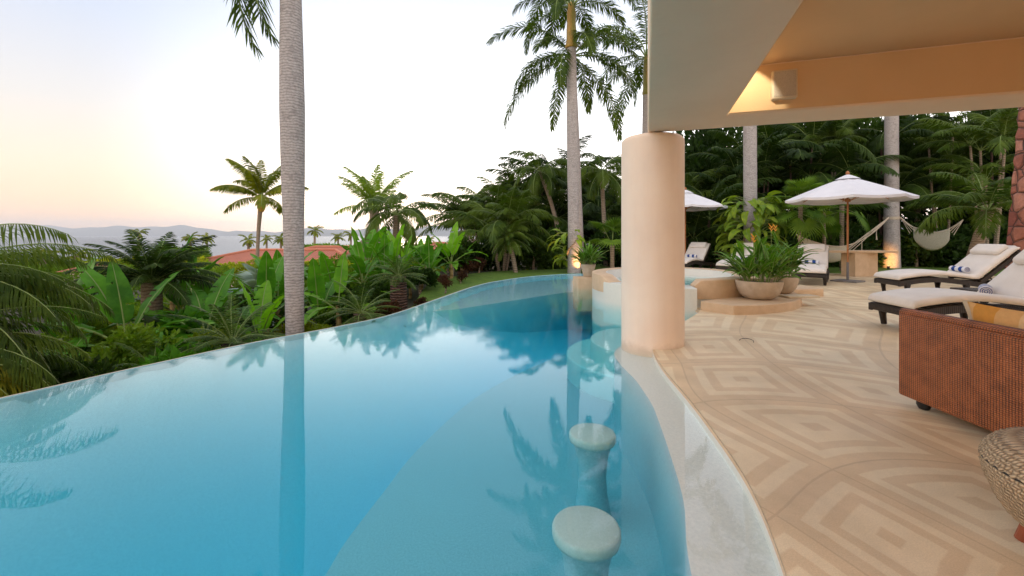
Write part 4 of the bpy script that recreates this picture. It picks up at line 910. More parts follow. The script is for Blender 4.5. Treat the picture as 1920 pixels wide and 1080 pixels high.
# ---------------- left garden
banana(G(-6.85, 7.6), .72, 9, 1.02, 'banana plant with the largest upright leaf, nearest the pool on the left', azs=(150, 170, 60, 330, 0, 205, 300, 240, 20), ks=(0, 1, 1, 3, 4, 3, 4, 4, 3))
banana(G(-8.2, 7.9), .6, 8, 1.0, 'banana plant left behind the nearest one')
banana(G(-5.9, 8.2), .75, 9, .95, 'banana plant with long horizontal leaves left of the cycad', azs=(90, 10, 180, 340, 200, 140, 260, 30, 300), ks=(1, 3, 3, 4, 4, 2, 3, 2, 4))
banana(G(-4.75, 8.0), .6, 9, .8, 'banana plant just left of the big trunk, leaves coloured as if backlit', mat='banana_lit')
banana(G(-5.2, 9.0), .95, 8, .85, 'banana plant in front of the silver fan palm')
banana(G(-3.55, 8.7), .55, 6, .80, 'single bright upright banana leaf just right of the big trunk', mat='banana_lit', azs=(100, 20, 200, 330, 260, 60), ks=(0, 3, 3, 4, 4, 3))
banana(G(-7.4, 9.6), .9, 8, .95, 'banana plant in front of the wide date palm')
banana(G(-5.6, 10.2), 1.0, 9, 1.0, 'banana plant midway between silver fan palm and the wide date palm')
banana(G(-8.6, 10.8), 1.0, 9, 1.05, 'banana plant behind the wide date palm on its right side')
banana(G(-4.2, 9.3), .6, 8, .8, 'dark banana plant directly behind the single bright leaf')
banana(G(-6.4, 8.9), .5, 9, .9, 'spreading banana plant below the wide date palm')
banana(G(-7.0, 6.6), .3, 7, .85, 'low banana plant under the weeping palm fronds', ks=(2, 3, 4, 3, 4, 3, 2))
banana(G(-6.3, 7.0), .25, 6, .8, 'short banana plant low at the pool edge under the nearest one', ks=(2, 3, 4, 3, 4, 3))
banana(G(-5.0, 7.2), .25, 6, .7, 'short banana plant tucked left of the brown cycad', ks=(2, 3, 4, 3, 4, 3))
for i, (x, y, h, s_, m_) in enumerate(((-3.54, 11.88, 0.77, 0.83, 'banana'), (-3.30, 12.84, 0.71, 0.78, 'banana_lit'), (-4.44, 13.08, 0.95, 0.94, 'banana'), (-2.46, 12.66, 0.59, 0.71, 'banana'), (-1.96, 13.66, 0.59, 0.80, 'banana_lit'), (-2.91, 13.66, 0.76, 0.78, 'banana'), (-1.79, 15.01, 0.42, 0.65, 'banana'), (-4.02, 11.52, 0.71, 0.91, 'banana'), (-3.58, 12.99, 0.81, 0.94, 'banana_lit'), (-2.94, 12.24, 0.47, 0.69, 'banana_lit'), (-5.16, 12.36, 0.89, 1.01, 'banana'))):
    banana(G(x, y, -.1), h-.05, 9, s_*.95, ('banana plant with a tan stem left of the thick cycad', 'banana plant with lit-coloured leaves just behind the thick cycad', 'banana plant reaching furthest left over the clipped hedge', 'banana plant right of the thick cycad',
        'banana plant with a tall upright leaf near the lawn', 'banana plant under the drooping palm', 'last small banana plant before the palm wall', 'banana plant with broad leaves overhanging the low cycad', 'lit-coloured banana plant directly below the sunlit palm', 'short lit-coloured banana plant just beyond the thick cycad', 'banana plant at the left end of the row over the hedge')[i], m_)
cycad(G(-4.42, 6.75), 1.05, 'cycad left of the big trunk with a brown shaggy stem', 1.0, 34, .17)
cycad(G(-2.62, 7.4), .45, 'low cycad with pale new fronds right of the big trunk', .85, 26, .14)
cycad((-2.28, 8.55, -.5), .98, 'thick-trunked cycad leaning at the pool edge', .70, 36, .17)
cycad(G(-5.2, 6.2), .7, 'small cycad low between the banana plants', .8, 26, .13)
fanpalm(G(-7.65, 13.2), .75, 16, 1.05, 'silver fan palm behind the coconut trunk', 'silver', 'silver_fan_palm')
fanpalm(G(-6.9, 8.4), .6, 8, .6, 'small silver fan palm glimpsed behind the nearest banana plant', 'silver', 'silver_fan_palm')
# hedges, shrubs
HG = 'clipped hedges below the tiled roofs'
for i, (x, y, z, s_, k) in enumerate(((-9.5, 19, -0.77, (1.2, 1, 1.1), 'yellow'), (-14, 20, -0.97, (1.2, 1, 1.1), 'yellow'), (-5.2, 18.5, -0.77, (1.1, 1, 1.0), 'yellow'), (-18, 21, -1.07, (1.3, 1, 1.3), 'yellow'),
      (-5.4, 13.4, -1.25, (.9, 1.2, 1.5), 'hedge'), (-4.4, 15.6, -1.3, (.8, 1.2, 1.5), 'hedge'), (-6.8, 15.5, -1.0, (1, 1.2, 1.5), 'hedge'), (-8.6, 14.5, -1.1, (1.2, 1, 1.3), 'hedge'), (-12.2, 16.5, -1.1, (1.4, 1, 1.3), 'hedge'), (-16.5, 17.5, -1.2, (1.5, 1, 1.4), 'hedge'), (-22, 22, -1.3, (1.5, 1, 1.5), 'hedge'))):
    shrub(k, (x, y, z), s_, ('yellow-green hedge under the left part of the tiled roof', 'yellow-green hedge further left below the roof', 'yellow-green hedge below the right roof end', 'yellow-topped hedge behind the date palm',
        'clipped green hedge right of the big trunk, nearest', 'clipped green hedge below the sunlit palm', 'clipped green hedge behind the nearest one, right of the big trunk', 'clipped green hedge behind the silver fan palm', 'wide green hedge left of the coconut trunk', 'wide green hedge behind the date palm', 'green hedge at far left near the sea')[i], HG, 'hedge', 'hedge', rz=U(-.15, .15))
SG = 'small shrubs filling the garden bed'
lows = [(-5.6, 5.2), (-6.6, 5.0), (-4.9, 6.3), (-5.8, 6.6), (-7.2, 6.9), (-4.2, 6.6), (-4.0, 7.9), (-5.4, 8.0), (-6.4, 8.6), (-8.4, 8.2), (-3.3, 7.4), (-3.0, 8.7), (-3.8, 9.3), (-4.9, 9.6), (-6.2, 10.2), (-7.8, 10.6), (-9.5, 9.8), (-2.9, 9.6), (-2.5, 11.7), (-3.4, 12.4), (-4.8, 11.6), (-6.4, 12.2), (-8.6, 12.4), (-10.8, 12.6), (-2.0, 14.2), (-2.4, 16.0), (-3.4, 16.8), (-11.5, 14.5), (-13.8, 13.5), (-10.0, 7.4), (-9.2, 6.4)]
desc = ['dark', 'leafy', 'ytuft', 'low', 'round']
where = ['left behind the pool corner', 'at far left below the weeping palm', 'between nearest banana plant and cycad', 'behind the nearest banana plant', 'left of the wide date palm foot', 'below the left cycad', 'at the foot of the big trunk', 'behind the horizontal banana leaves', 'right of the wide date palm', 'beneath the wide date palm', 'just right of the big trunk', 'behind the low cycad',
 'before the clipped hedge', 'left of the clipped hedge', 'between silver fan palm and bananas', 'below the coconut trunk', 'behind the date palm on its left', 'left of the thick cycad', 'under the banana row', 'behind the banana row', 'between hedge and banana row', 'right of the coconut trunk foot', 'left of the coconut trunk foot', 'far left of the coconut trunk foot', 'at the left end of the lawn strip', 'beyond the last banana plant', 'below the drooping palm', 'in front of the wide green hedge', 'left of the wide green hedge', 'behind the weeping palms', 'between the weeping palms']
kn = {'dark': 'dark shrub', 'leafy': 'broad-leaved shrub', 'ytuft': 'yellow-green tuft', 'low': 'low dark shrub', 'round': 'round green shrub'}
for i, (x, y) in enumerate(lows):
    k = desc[(i*3+i//4) % 5]; g = G(x, y); shrub(k, g+Vector((0, 0, .25)), U(.75, 1.15)*(.55 if x > -4.6 and y < 10.5 else 1), kn[k]+' '+where[i], SG)
for i, (x, y, l) in enumerate(((-2.35, 7.95, 'red-leaved bromeliad right of the low cycad'), (-1.55, 14.6, 'reddish low shrub at the left end of the lawn'), (-1.2, 15.6, 'second reddish shrub in the planting bed near the palm wall'))): shrub('red', G(x, y)+Vector((0, 0, .1)), .7, l)
# masses of greenery beyond the roofs
for i, (px, Y_, z, s_) in enumerate(((600, 62, -2.2, (2.3, 1.5, 1.0)), (655, 58, -2.2, (1.6, 1.5, .9)), (560, 75, -2.6, (2, 1.5, 1)), (470, 80, -4.2, (2, 1.5, 1)), (365, 50, -2.0, (1.4, 1, .8)), (330, 34, -1.6, (1.0, 1, .8)), (720, 60, -2.4, (2.2, 1.5, 1.2)), (800, 62, -2.6, (2, 1.5, 1.2)), (200, 60, -4.4, (3, 1.5, 1)), (90, 55, -4.4, (3, 1.5, 1)), (0, 50, -4.4, (3, 1.5, 1)), (280, 75, -5, (3, 1.5, 1)), (760, 40, -2.4, (1.3, 1, 1)), (150, 26, -2.6, (1.2, 1, .8)), (60, 24, -2.8, (1.2, 1, .8)))):
    p_ = P(px, 442, Y_); tree('greentree', (p_.x, Y_, min(gh(p_.x, Y_), z-1.5)), max(1.2, z-min(gh(p_.x, Y_), z-1.5)+.8), s_, ('wide green tree right behind the right roof', 'green tree right of the roofs', 'tree crown behind the big trunk above the roof', 'tree behind the left roof ridge', 'tree left of the tiled roof', 'small tree beside the date palm crown', 'tree below the sunlit palm', 'tree left of the palm wall',
        'distant tree under the date palm crown', 'distant tree behind the two small palms', 'distant tree at the left picture edge', 'distant tree before the sea below the hills', 'tree behind the drooping palm', 'tree beside the pale house wall', 'tree in front of the far left small palm')[i], 'trees between garden and sea')
shrub('red', G(-2.1, 9.9)+Vector((0, 0, .02)), .5, 'dark reddish shrub at the lawn rim right of the thick cycad')
shrub('red', G(-1.75, 11.2)+Vector((0, 0, .02)), .5, 'brown-red shrub between the bananas and the lawn')
shrub('red', G(-1.5, 12.6)+Vector((0, 0, .02)), .5, 'dark red shrub left of the palm wall by the lawn')
shrub('red', G(-2.6, 9.2)+Vector((0, 0, .02)), .5, 'reddish shrub left of the thick cycad stem')
# ------------------------------------------------------------------ houses down the slope
def tiled(name, cx, cy, w_, d_, zt, zb, label, rz=0):
    th = thing(name, label, 'house', (cx, cy, 0), rz)
    mb = MB(); mb.box((0, 0, (zb-3.5)/1.0-.0), (w_*.92, d_*.88, 7)); mb.build('wall', 'house', th)
    mb = MB(); a, b_ = w_/2, d_/2; r = w_/2-d_*.42
    v = [(-a, -b_, zb), (a, -b_, zb), (a, b_, zb), (-a, b_, zb), (-r, 0, zt), (r, 0, zt)]
    mb.add(v, [(0, 1, 5, 4), (1, 2, 5), (2, 3, 4, 5), (3, 0, 4), (3, 2, 1, 0)])
    rf = mb.build('roof', M['tiles'], th)
    mb = MB()
    for p, q in (((-a, -b_, zb), (-r, 0, zt)), ((a, -b_, zb), (r, 0, zt)), ((-r, 0, zt), (r, 0, zt))): mb.tube([Vector(p)+Vector((0, 0, .06)), Vector(q)+Vector((0, 0, .06))], .11, 6)
    mb.build('ridge_tiles', 'terracotta', rf); return th
m, t, b = new_mat('roof_tiles'); tc = N(t, 'ShaderNodeTexCoord'); wv = N(t, 'ShaderNodeTexWave', wave_type='BANDS', bands_direction='X'); wv.inputs['Scale'].default_value = 1.4; wv.inputs['Distortion'].default_value = .4
t.links.new(tc.outputs['Object'], wv.inputs['Vector'])
c_ = ramp(t, wv.outputs['Fac'], [(.1, (.26, .085, .05)), (.5, (.46, .16, .095))]); t.links.new(mixc(t, .6, c_, ramp(t, noise(t, 1.5, 6, .7), [(.3, (.75, .75, .75)), (.7, (1.2, 1.15, 1.1))]), 'MULTIPLY'), b.inputs['Base Color']); b.inputs['Roughness'].default_value = .85; bump(t, b, wv.outputs['Fac'], .8, .06); M['tiles'] = m
tiled('tiled_house', -19.4, 38, 14.0, 8, .0, -1.0, 'long house with a low orange tiled roof left of the big trunk', .03)
tiled('tiled_house', -22.2, 42, 13, 8, -.05, -1.15, 'house with the highest orange tiled ridge behind the big trunk', -.02) if False else None
tiled('tiled_house', -17.6, 42, 11, 9, .18, -.85, 'house with the highest orange roof ridge behind the big trunk', .05)
tiled('tiled_house', -13.0, 37, 6.8, 7, -.1, -.9, 'small orange-roofed wing right of the big trunk', -.05)
tiled('tiled_house', -8.2, 48, 5.5, 5, .45, -.15, 'orange-roofed house glimpsed behind the drooping palm')
p_ = P(172, 520, 18)
th = thing('garden_house', 'pale pink plastered house corner behind the leftmost banana leaf', 'house', (p_.x-.4, 18.5, 0), .2)
mb = MB(); mb.box((0, 0, -1.9), (1.4, 1.2, 3.4), bev=.03); sep_smooth(mb.build('wall', 'house', th)); mb = MB(); mb.add([(-.9, -.75, -.2), (.9, -.75, -.2), (.9, .75, -.2), (-.9, .75, -.2), (0, 0, .12)], [(0, 1, 4), (1, 2, 4), (2, 3, 4), (3, 0, 4), (3, 2, 1, 0)]); mb.build('roof', M['tiles'], th)
def hut(px, py, Y_, w_, label):
    p_ = P(px, py, Y_); th = thing('thatched_hut', label, 'hut', (p_.x, Y_, 0))
    g = gh(p_.x, Y_); mb = MB(); mb.lathe([(w_*.7, p_.z-w_*.75), (w_*.68, p_.z-w_*.68), (w_*.35, p_.z-w_*.3), (.05, p_.z)], 20); sep_smooth(mb.build('roof', 'thatch', th), 60)
    for sx in (-1, 1):
        for sy in (-1, 1): mb = MB(); mb.tube([(sx*w_*.45, sy*w_*.45, g-.5), (sx*w_*.45, sy*w_*.45, p_.z-w_*.45)], .08, 6); mb.build('post', 'palm_trunk', th)
hut(700, 432, 36, 3.2, 'brown thatched hut roof behind the trunk of the sunlit palm'); hut(880, 440, 46, 3.2, 'brown thatched hut behind the left end of the palm wall')
# ------------------------------------------------------------------ stools under water
for i, (x, y, lb) in enumerate(((.41, 2.36, 'round waisted plaster stool under water, the nearer of the two'), (.655, 3.48, 'round waisted plaster stool under water, the farther of the two'))):
    th = thing('pool_stool', lb, 'stool', (x, y, -1.0), 0, 'submerged bar stools')
    mb = MB(); mb.lathe([(.165, 0), (.15, .04), (.12, .2), (.11, .34), (.125, .5), (.15, .60), (.17, .63)], 48, cap=True); sep_smooth(mb.build('base', 'pool_pale', th), 60)
    mb = MB(); mb.lathe([(.16, .625), (.183, .632), (.188, .65), (.188, .68), (.182, .693), (.17, .698), (.0, .698)], 48, cap=False); sep_smooth(mb.build('seat', 'stool_seat', th), 60)
# ------------------------------------------------------------------ planters
def bowl(loc, r, h, label):
    th = thing('bowl_planter', label, 'planter', loc)
    mb = MB(); pr = [(r*.42, 0), (r*.62, h*.06), (r*.82, h*.28), (r*.95, h*.62), (r, h*.96), (r*.985, h), (r*.93, h), (r*.92, h*.86)]
    mb.lathe(catmull(pr, 3), 64, cap=True); sep_smooth(mb.build('pot', 'bowl', th), 50)
    mb = MB(); mb.lathe([(r*.925, h*.84), (r*.6, h*.9), (.01, h*.93)], 32, cap=False); mb.build('soil', 'soil', th); return th
HL = {}
def heliconia(loc, n, h, r, label, leafl=.34, name='heliconia', flowers=0, seed=1, mat='heli', wid=.17):
    rs = random.Random(seed); th = thing(name, label, 'plant', loc); key = (mat, leafl)
    if key not in HL: HL[key] = [paddle('lance_leaf', leafl, leafl*wid*1.25, R(e), d, .03, mat, seed=i, fold=.45, tears=0) for i, (e, d) in enumerate(((78, .4), (62, .7), (45, 1.0), (28, 1.1), (10, .9)))]
    for i in range(n):
        a = rs.uniform(0, 2*PI); q = math.sqrt(rs.random())*r; x, y = math.cos(a)*q, math.sin(a)*q; hh = h*rs.uniform(.55, 1)*(1-.35*q/r); lx, ly = x*.7*hh/.5, y*.7*hh/.5
        mb = MB(); mb.tube([(x, y, 0), (x+lx*.4, y+ly*.4, hh*.5), (x+lx, y+ly, hh)], [.008, .007, .005], 5); mb.build('stem', 'midrib', th)
        for k in range(6):
            s_ = .3+.7*k/5; az = rs.uniform(0, 360) if k % 2 else math.degrees(a)+rs.uniform(-70, 70)
            e = min(4, max(0, int(4-3.2*s_+rs.uniform(-.7, .9)))) if q < r*.5 else min(4, int(2.6-1.5*s_+rs.uniform(0, 1.5)))
            place('leaf', HL[key][e], th, (x+lx*s_, y+ly*s_, hh*s_), (0, 0, R(az)), rs.uniform(.75, 1.25))
    for i in range(flowers):
        a = rs.uniform(0, 2*PI); x, y = math.cos(a)*r*.5, math.sin(a)*r*.5; mb = MB(); hh = h*1.3
        mb.tube([(x, y, hh*.3), (x*1.2, y*1.2, hh)], .005, 5, 0)
        for k in range(4): mb.tube([(x*1.2, y*1.2, hh-.05+k*.03), (x*1.2+.05*(-1)**k, y*1.2, hh+k*.035)], [.012, .003], 5, 1)
        mb.build('flower', ['midrib', 'flower'], th)
    return th
bowl((4.50, 7.78, .155), .385, .33, 'wide shallow concrete bowl planter in front on the step')
heliconia((4.50, 7.78, .43), 24, .62, .30, 'bushy heliconia in the front bowl planter', .40, flowers=2, seed=2)
bowl((5.35, 8.55, .155), .34, .33, 'second concrete bowl planter partly hidden behind the first')
heliconia((5.35, 8.55, .43), 20, .78, .26, 'taller heliconia in the rear bowl planter', .42, flowers=2, seed=5)
th = thing('tall_planter', 'small pale conical planter on the pedestal at the far pool corner', 'planter', (1.98, 11.1, .23))
mb = MB(); mb.lathe([(.10, 0), (.12, .02), (.19, .30), (.2, .33), (.18, .33), (.175, .28)], 40); sep_smooth(mb.build('pot', 'bowl', th), 50)
mb = MB(); mb.lathe([(.17, .29), (.01, .31)], 24, cap=False); mb.build('soil', 'soil', th)
heliconia((1.98, 11.1, .5), 15, .42, .15, 'spiky green heliconia in the small conical planter', .36, flowers=0, seed=8)
th = thing('pink_flowering_plant', 'dark plant with pinkish leaves beside the leftmost far lounger', 'plant', (7.75, 15.6, .0))
for i in range(26):
    if 'pk' not in PM: PM['pk'] = paddle('pink_leaf', .3, .06, R(50), 1.2, .04, 'red_leaf', 1, tears=0)
    place('leaf', PM['pk'], th, (U(-.1, .1), U(-.1, .1), U(.1, .7)), (R(U(-30, 30)), 0, U(0, 6)), U(.8, 1.2))
# ------------------------------------------------------------------ loungers
def lounger_meshes():
    d = {}
    W_ = .70
    # side rail curve: x from foot 0 to hinge 1.28 and on to the tail 2.05
    top = catmull([(-.02, .27), (.10, .30), (.35, .345), (.65, .36), (.95, .33), (1.25, .285), (1.6, .27), (2.05, .27)], 6)
    for side in (-1, 1):
        mb = MB(); y = side*(W_/2-.03)
        for (a, b_) in zip(top[:-1], top[1:]):
            vs = []
            for (x, z) in (a, b_):
                for dy in (-.028, .028):
                    vs += [(x, y+dy, z), (x, y+dy, z-.085)]
            mb.add(vs, [(0, 2, 6, 4), (1, 5, 7, 3), (0, 4, 5, 1), (2, 3, 7, 6)])
        mb.add([(top[0][0], y+dy, top[0][1]-dz) for dy in (-.028, .028) for dz in (0, .085)], [(0, 1, 3, 2)]); mb.add([(2.05, y+dy, .27-dz) for dy in (-.028, .028) for dz in (0, .085)], [(0, 2, 3, 1)])
        d['rail%d' % side] = mb.mesh('side_rail', 'dark_wicker')
    mb = MB(); mb.box((.02, 0, .24), (.09, W_, .10), bev=.035); d['end'] = mb.mesh('cross_rail', 'dark_wicker'); mb = MB(); mb.box((0, 0, 0), (.06, W_-.06, .07)); d['cross'] = mb.mesh('cross_rail', 'dark_wicker')
    mb = MB()
    for i in range(11): mb.box((.12+i*.108, 0, .285+.03*math.sin(PI*min(1, i/9))), (.055, W_-.1, .02))
    d['slat'] = mb.mesh('slats', 'dark_wicker')
    mb = MB(); mb.tube([(0, 0, 0), (.0, 0, -.12), (.015, 0, -.235)], [.055, .036, .03], 8); d['leg'] = mb.mesh('leg', 'dark_wicker', True)
    ba = R(42); bl = .80
    bx, bz = 1.24, .335; c, s_ = math.cos(ba), math.sin(ba)
    mb = MB()
    for y in (-1, 1): mb.box((bx+c*bl/2+.035*s_, y*(W_/2-.03), bz+s_*bl/2-.035*c-.02), (bl, .05, .06), ry=-ba)
    mb.box((bx+c*bl, 0, bz+s_*bl-.045), (.06, W_-.02, .06), ry=-ba)
    for i in range(6): mb.box((bx+c*bl*(i+.5)/6+.03*s_, 0, bz+s_*bl*(i+.5)/6-.045), (.06, W_-.1, .015), ry=-ba)
    d['back'] = mb.mesh('back_frame', 'dark_wicker')
    mb = MB()
    for y in (-1, 1): mb.tube([(bx+c*.5, y*.27, bz+s_*.5-.06), (1.95, y*.27, .25)], .014, 6)
    mb.tube([(1.95, -.27, .25), (1.95, .27, .25)], .014, 6); d['prop'] = mb.mesh('prop_bar', 'dark_wicker')
    # cushion: seat and back as one padded strip
    cl = catmull([(-.03, .30), (.12, .335), (.4, .375), (.7, .385), (1.0, .355), (1.2, .335), (1.30, .40), (1.30+c*.35, .40+s_*.35), (1.30+c*.74, .40+s_*.74)], 5)
    th_ = .085; vs = []; fs = []; ww = W_/2-.01
    for i, (x, z) in enumerate(cl):
        a = cl[max(0, i-1)]; b_ = cl[min(len(cl)-1, i+1)]; t_ = Vector((b_[0]-a[0], b_[1]-a[1])).normalized(); n_x, n_z = -t_.y, t_.x
        k = min(1, i/1.5, (len(cl)-1-i)/1.5); hh = th_*(.35+.65*min(1, k)); puff = .012*math.sin(i*PI/ (len(cl)/5))
        for (yy, q) in ((-ww, .12), (-ww, .5), (-ww*.97, .85), (-ww*.88, 1), (-ww*.4, 1.08), (0, 1.1), (ww*.4, 1.08), (ww*.88, 1), (ww*.97, .85), (ww, .5), (ww, .12), (0, 0)):
            vs.append((x+n_x*(hh*q), yy, z+n_z*(hh*q)))
    m_ = 12
    for i in range(len(cl)-1):
        for k in range(m_): fs.append((i*m_+k, i*m_+(k+1) % m_, (i+1)*m_+(k+1) % m_, (i+1)*m_+k))
    fs += [tuple(range(m_-1, -1, -1)), tuple((len(cl)-1)*m_+k for k in range(m_))]
    mb = MB(); mb.add(vs, [f[::-1] for f in fs]); d['cush'] = mb.mesh('cushion', 'fabric', True)
    mb = MB(); mb.box((1.30+c*.56-s_*.115, 0, .40+s_*.56+c*.115), (.24, .56, .11), ry=-ba, bev=.05); d['pil'] = mb.mesh('pillow', 'fabric', True)
    mb = MB(); mb.box((1.30+c*.74+s_*.03, 0, .40+s_*.74-c*.005), (.05, .5, .1), ry=-ba, bev=.02); d['strap'] = mb.mesh('pillow_flap', 'fabric', True)
    return d
LM = lounger_meshes()
def lounger(loc, rz, label, scl=1):
    th = thing('sun_lounger', label, 'sun lounger', loc, rz, 'cushioned sun loungers on the terrace', scl)
    for s_ in (-1, 1):
        place('side_rail', LM['rail%d' % s_], th)
        for x, z in ((.12, .25), (1.05, .26), (1.95, .24)): place('leg', LM['leg'], th, (x, s_*.31, z))
    place('cross_rail', LM['end'], th); place('cross_rail', LM['cross'], th, (2.02, 0, .235)); place('cross_rail', LM['cross'], th, (1.25, 0, .24)); place('slats', LM['slat'], th); place('back_frame', LM['back'], th); place('prop_bar', LM['prop'], th)
    place('cushion', LM['cush'], th); pl_ = place('pillow', LM['pil'], th); place('pillow_flap', LM['strap'], pl_)
    return th
mb = MB()
def towel_mesh():
    mb = MB(); segs = [(-.19, -.12, 0), (-.12, -.04, 1), (-.04, .05, 0), (.05, .13, 1), (.13, .19, 0)]
    for a, b_, mi in segs: mb.tube([(0, a, 0), (0, b_, 0)], .058, 20, mi)
    # spiral of the rolled end
    for e_, y in ((1, .191), (-1, -.191)):
        [mb.tube([(q*math.cos(k*PI/8), y, q*math.sin(k*PI/8)) for k in range(17)], .0035, 4, 0 if e_ > 0 else 1) for q in (.014, .030, .046)]
    return mb.mesh('towel', ['white', 'blue'])
TM = towel_mesh(); sm = [True]*len(TM.polygons)
def towel(lg, label, x=1.14, y=.02, s=1.0, z=.50, rz=0):
    mtx = Matrix.Translation(lg.location) @ Matrix.Rotation(lg.rotation_euler.z, 4, 'Z') @ Matrix.Diagonal((*lg.scale, 1))
    o = place('rolled_towel', TM, None, mtx @ Vector((x, y, z)), (0, 0, lg.rotation_euler.z+rz), s); tag(o, label, 'towel', 'striped rolled towels on the loungers'); sep_smooth(o, 50)
L = lounger((8.32, 9.45, 0), R(-9), 'cream cushioned lounger in front of the red stone pillar, backrest raised', 1.17); towel(L, 'rolled blue and white towel on the lounger by the stone pillar', y=-.05)
L = lounger((5.24, 5.88, 0), R(-5), 'nearest lounger, its white cushion partly hidden behind the wicker sofa', 1.17); towel(L, 'thick rolled blue towel on the nearest lounger behind the sofa', x=1.10, y=.1, s=1.2, z=.47, rz=R(-42))
L = lounger((7.75, 11.15, 0), R(52), 'lounger facing the camera just right of the bowl planters', 1.1); towel(L, 'rolled blue and white towel on the lounger right of the planters')
L = lounger((6.9, 13.6, 0), R(46), 'far lounger mostly hidden behind the heliconia leaves', 1.1); towel(L, 'rolled blue and white towel on the lounger hidden behind the leaves')
L = lounger((5.75, 14.9, 0), R(44), 'farthest lounger, seen just right of the column beyond the spa', 1.1); towel(L, 'rolled blue and white towel on the farthest lounger beyond the spa')
th = thing('low_side_table', 'low dark wicker side table between the two right loungers', 'side table', (8.9, 7.95, 0), R(-6))
mb = MB(); mb.box((0, 0, .27), (.95, .5, .07), bev=.015); mb.build('table_top', 'dark_wicker', th)
for sx in (-1, 1):
    for sy in (-1, 1): mb = MB(); mb.box((sx*.42, sy*.2, .12), (.06, .06, .24)); mb.build('leg', 'dark_wicker', th)
# ------------------------------------------------------------------ parasols
def parasol(x, y, label, hz=2.36, hp=2.98, r=1.5, rz=.2):
    th = thing('parasol', label, 'parasol', (x, y, 0), rz, 'white market parasols')
    n = 8; mb = MB(); vs = [(0, 0, hp)]; fs = []; rings_ = 7; m_ = n*4
    vs = []
    for i in range(rings_+1):
        q = i/rings_
        for k in range(m_):
            a = 2*PI*k/m_; f = (k % 4)/4; seg = PI/n; rr_ = r*q*math.cos(seg)/math.cos((a % (2*seg))-seg)
            sag = .05*math.sin(PI*f)*q*(1-.3*q); z = hp-(hp-hz)*(q**1.08)-sag
            vs.append((rr_*math.cos(a), rr_*math.sin(a), z))
    for i in range(rings_):
        for k in range(m_): fs.append((i*m_+k, i*m_+(k+1) % m_, (i+1)*m_+(k+1) % m_, (i+1)*m_+k))
    o0 = len(vs)
    for k in range(m_): v = vs[rings_*m_+k]; vs.append((v[0]*.995, v[1]*.995, v[2]-.07))
    for k in range(m_): fs.append((rings_*m_+k, rings_*m_+(k+1) % m_, o0+(k+1) % m_, o0+k))
    mb.add(vs, [f[::-1] for f in fs]); c_ = sep_smooth(mb.build('canopy', 'umbrella_cloth', th), 9)
    mb = MB(); mb.lathe([(.30, hp-.085), (.17, hp-.01), (.04, hp+.05)], 16, cap=False); sep_smooth(mb.build('vent_cap', 'umbrella_cloth', c_), 9)
    mb = MB(); mb.tube([(0, 0, .05), (0, 0, hp-.05)], .024, 14); sep_smooth(mb.build('pole', 'wood', th))
    mb = MB(); mb.tube([(0, 0, .03), (0, 0, .55)], .032, 14); mb.build('sleeve', 'metal', th)
    mb = MB(); mb.lathe([(.015, hp+.03), (.045, hp+.07), (.05, hp+.1), (.03, hp+.14), (.005, hp+.16)], 14); sep_smooth(mb.build('finial', 'wood', th))
    mb = MB(); mb.lathe([(.06, hz-.10), (.075, hz-.06), (.06, hz-.01)], 14); sep_smooth(mb.build('hub', 'wood', th))
    mb = MB(); mb.box((0, 0, .02), (.62, .62, .04), R(20), bev=.01); mb.build('base_plate', 'metal', th)
    for k in range(n):
        a = 2*PI*k/n; c, s_ = math.cos(a), math.sin(a); mb = MB()
        mb.tube([(c*.06, s_*.06, hp-.09), (c*r*.97, s_*r*.97, hz-.0)], .011, 6); rb = mb.build('rib', 'wood', th)
        mb = MB(); mb.tube([(c*.07, s_*.07, hz-.06), (c*r*.52, s_*r*.52, hz+(hp-hz)*.42)], .009, 6); mb.build('strut', 'wood', rb)
parasol(9.52, 12.1, 'white parasol on a wooden pole standing between the table and the lounger')
parasol(6.62, 16.3, 'white parasol whose right edge shows beside the column', 2.40, 3.0, rz=.55)
# stone table
th = thing('stone_table', 'beige stone table on a block pedestal behind the parasol pole', 'table', (11.2, 13.9, 0), R(-4))
mb = MB(); mb.box((-.05, 0, .79), (2.1, .8, .06), bev=.008); mb.build('table_top', 'stone_tile', th)
mb = MB(); mb.box((-.1, -.1, .38), (.5, .5, .76), R(12), bev=.008); mb.build('pedestal', 'stone_tile', th)
mb = MB(); mb.box((.42, .05, .38), (.34, .34, .76), R(12), bev=.008); mb.build('pedestal', 'stone_tile', th)
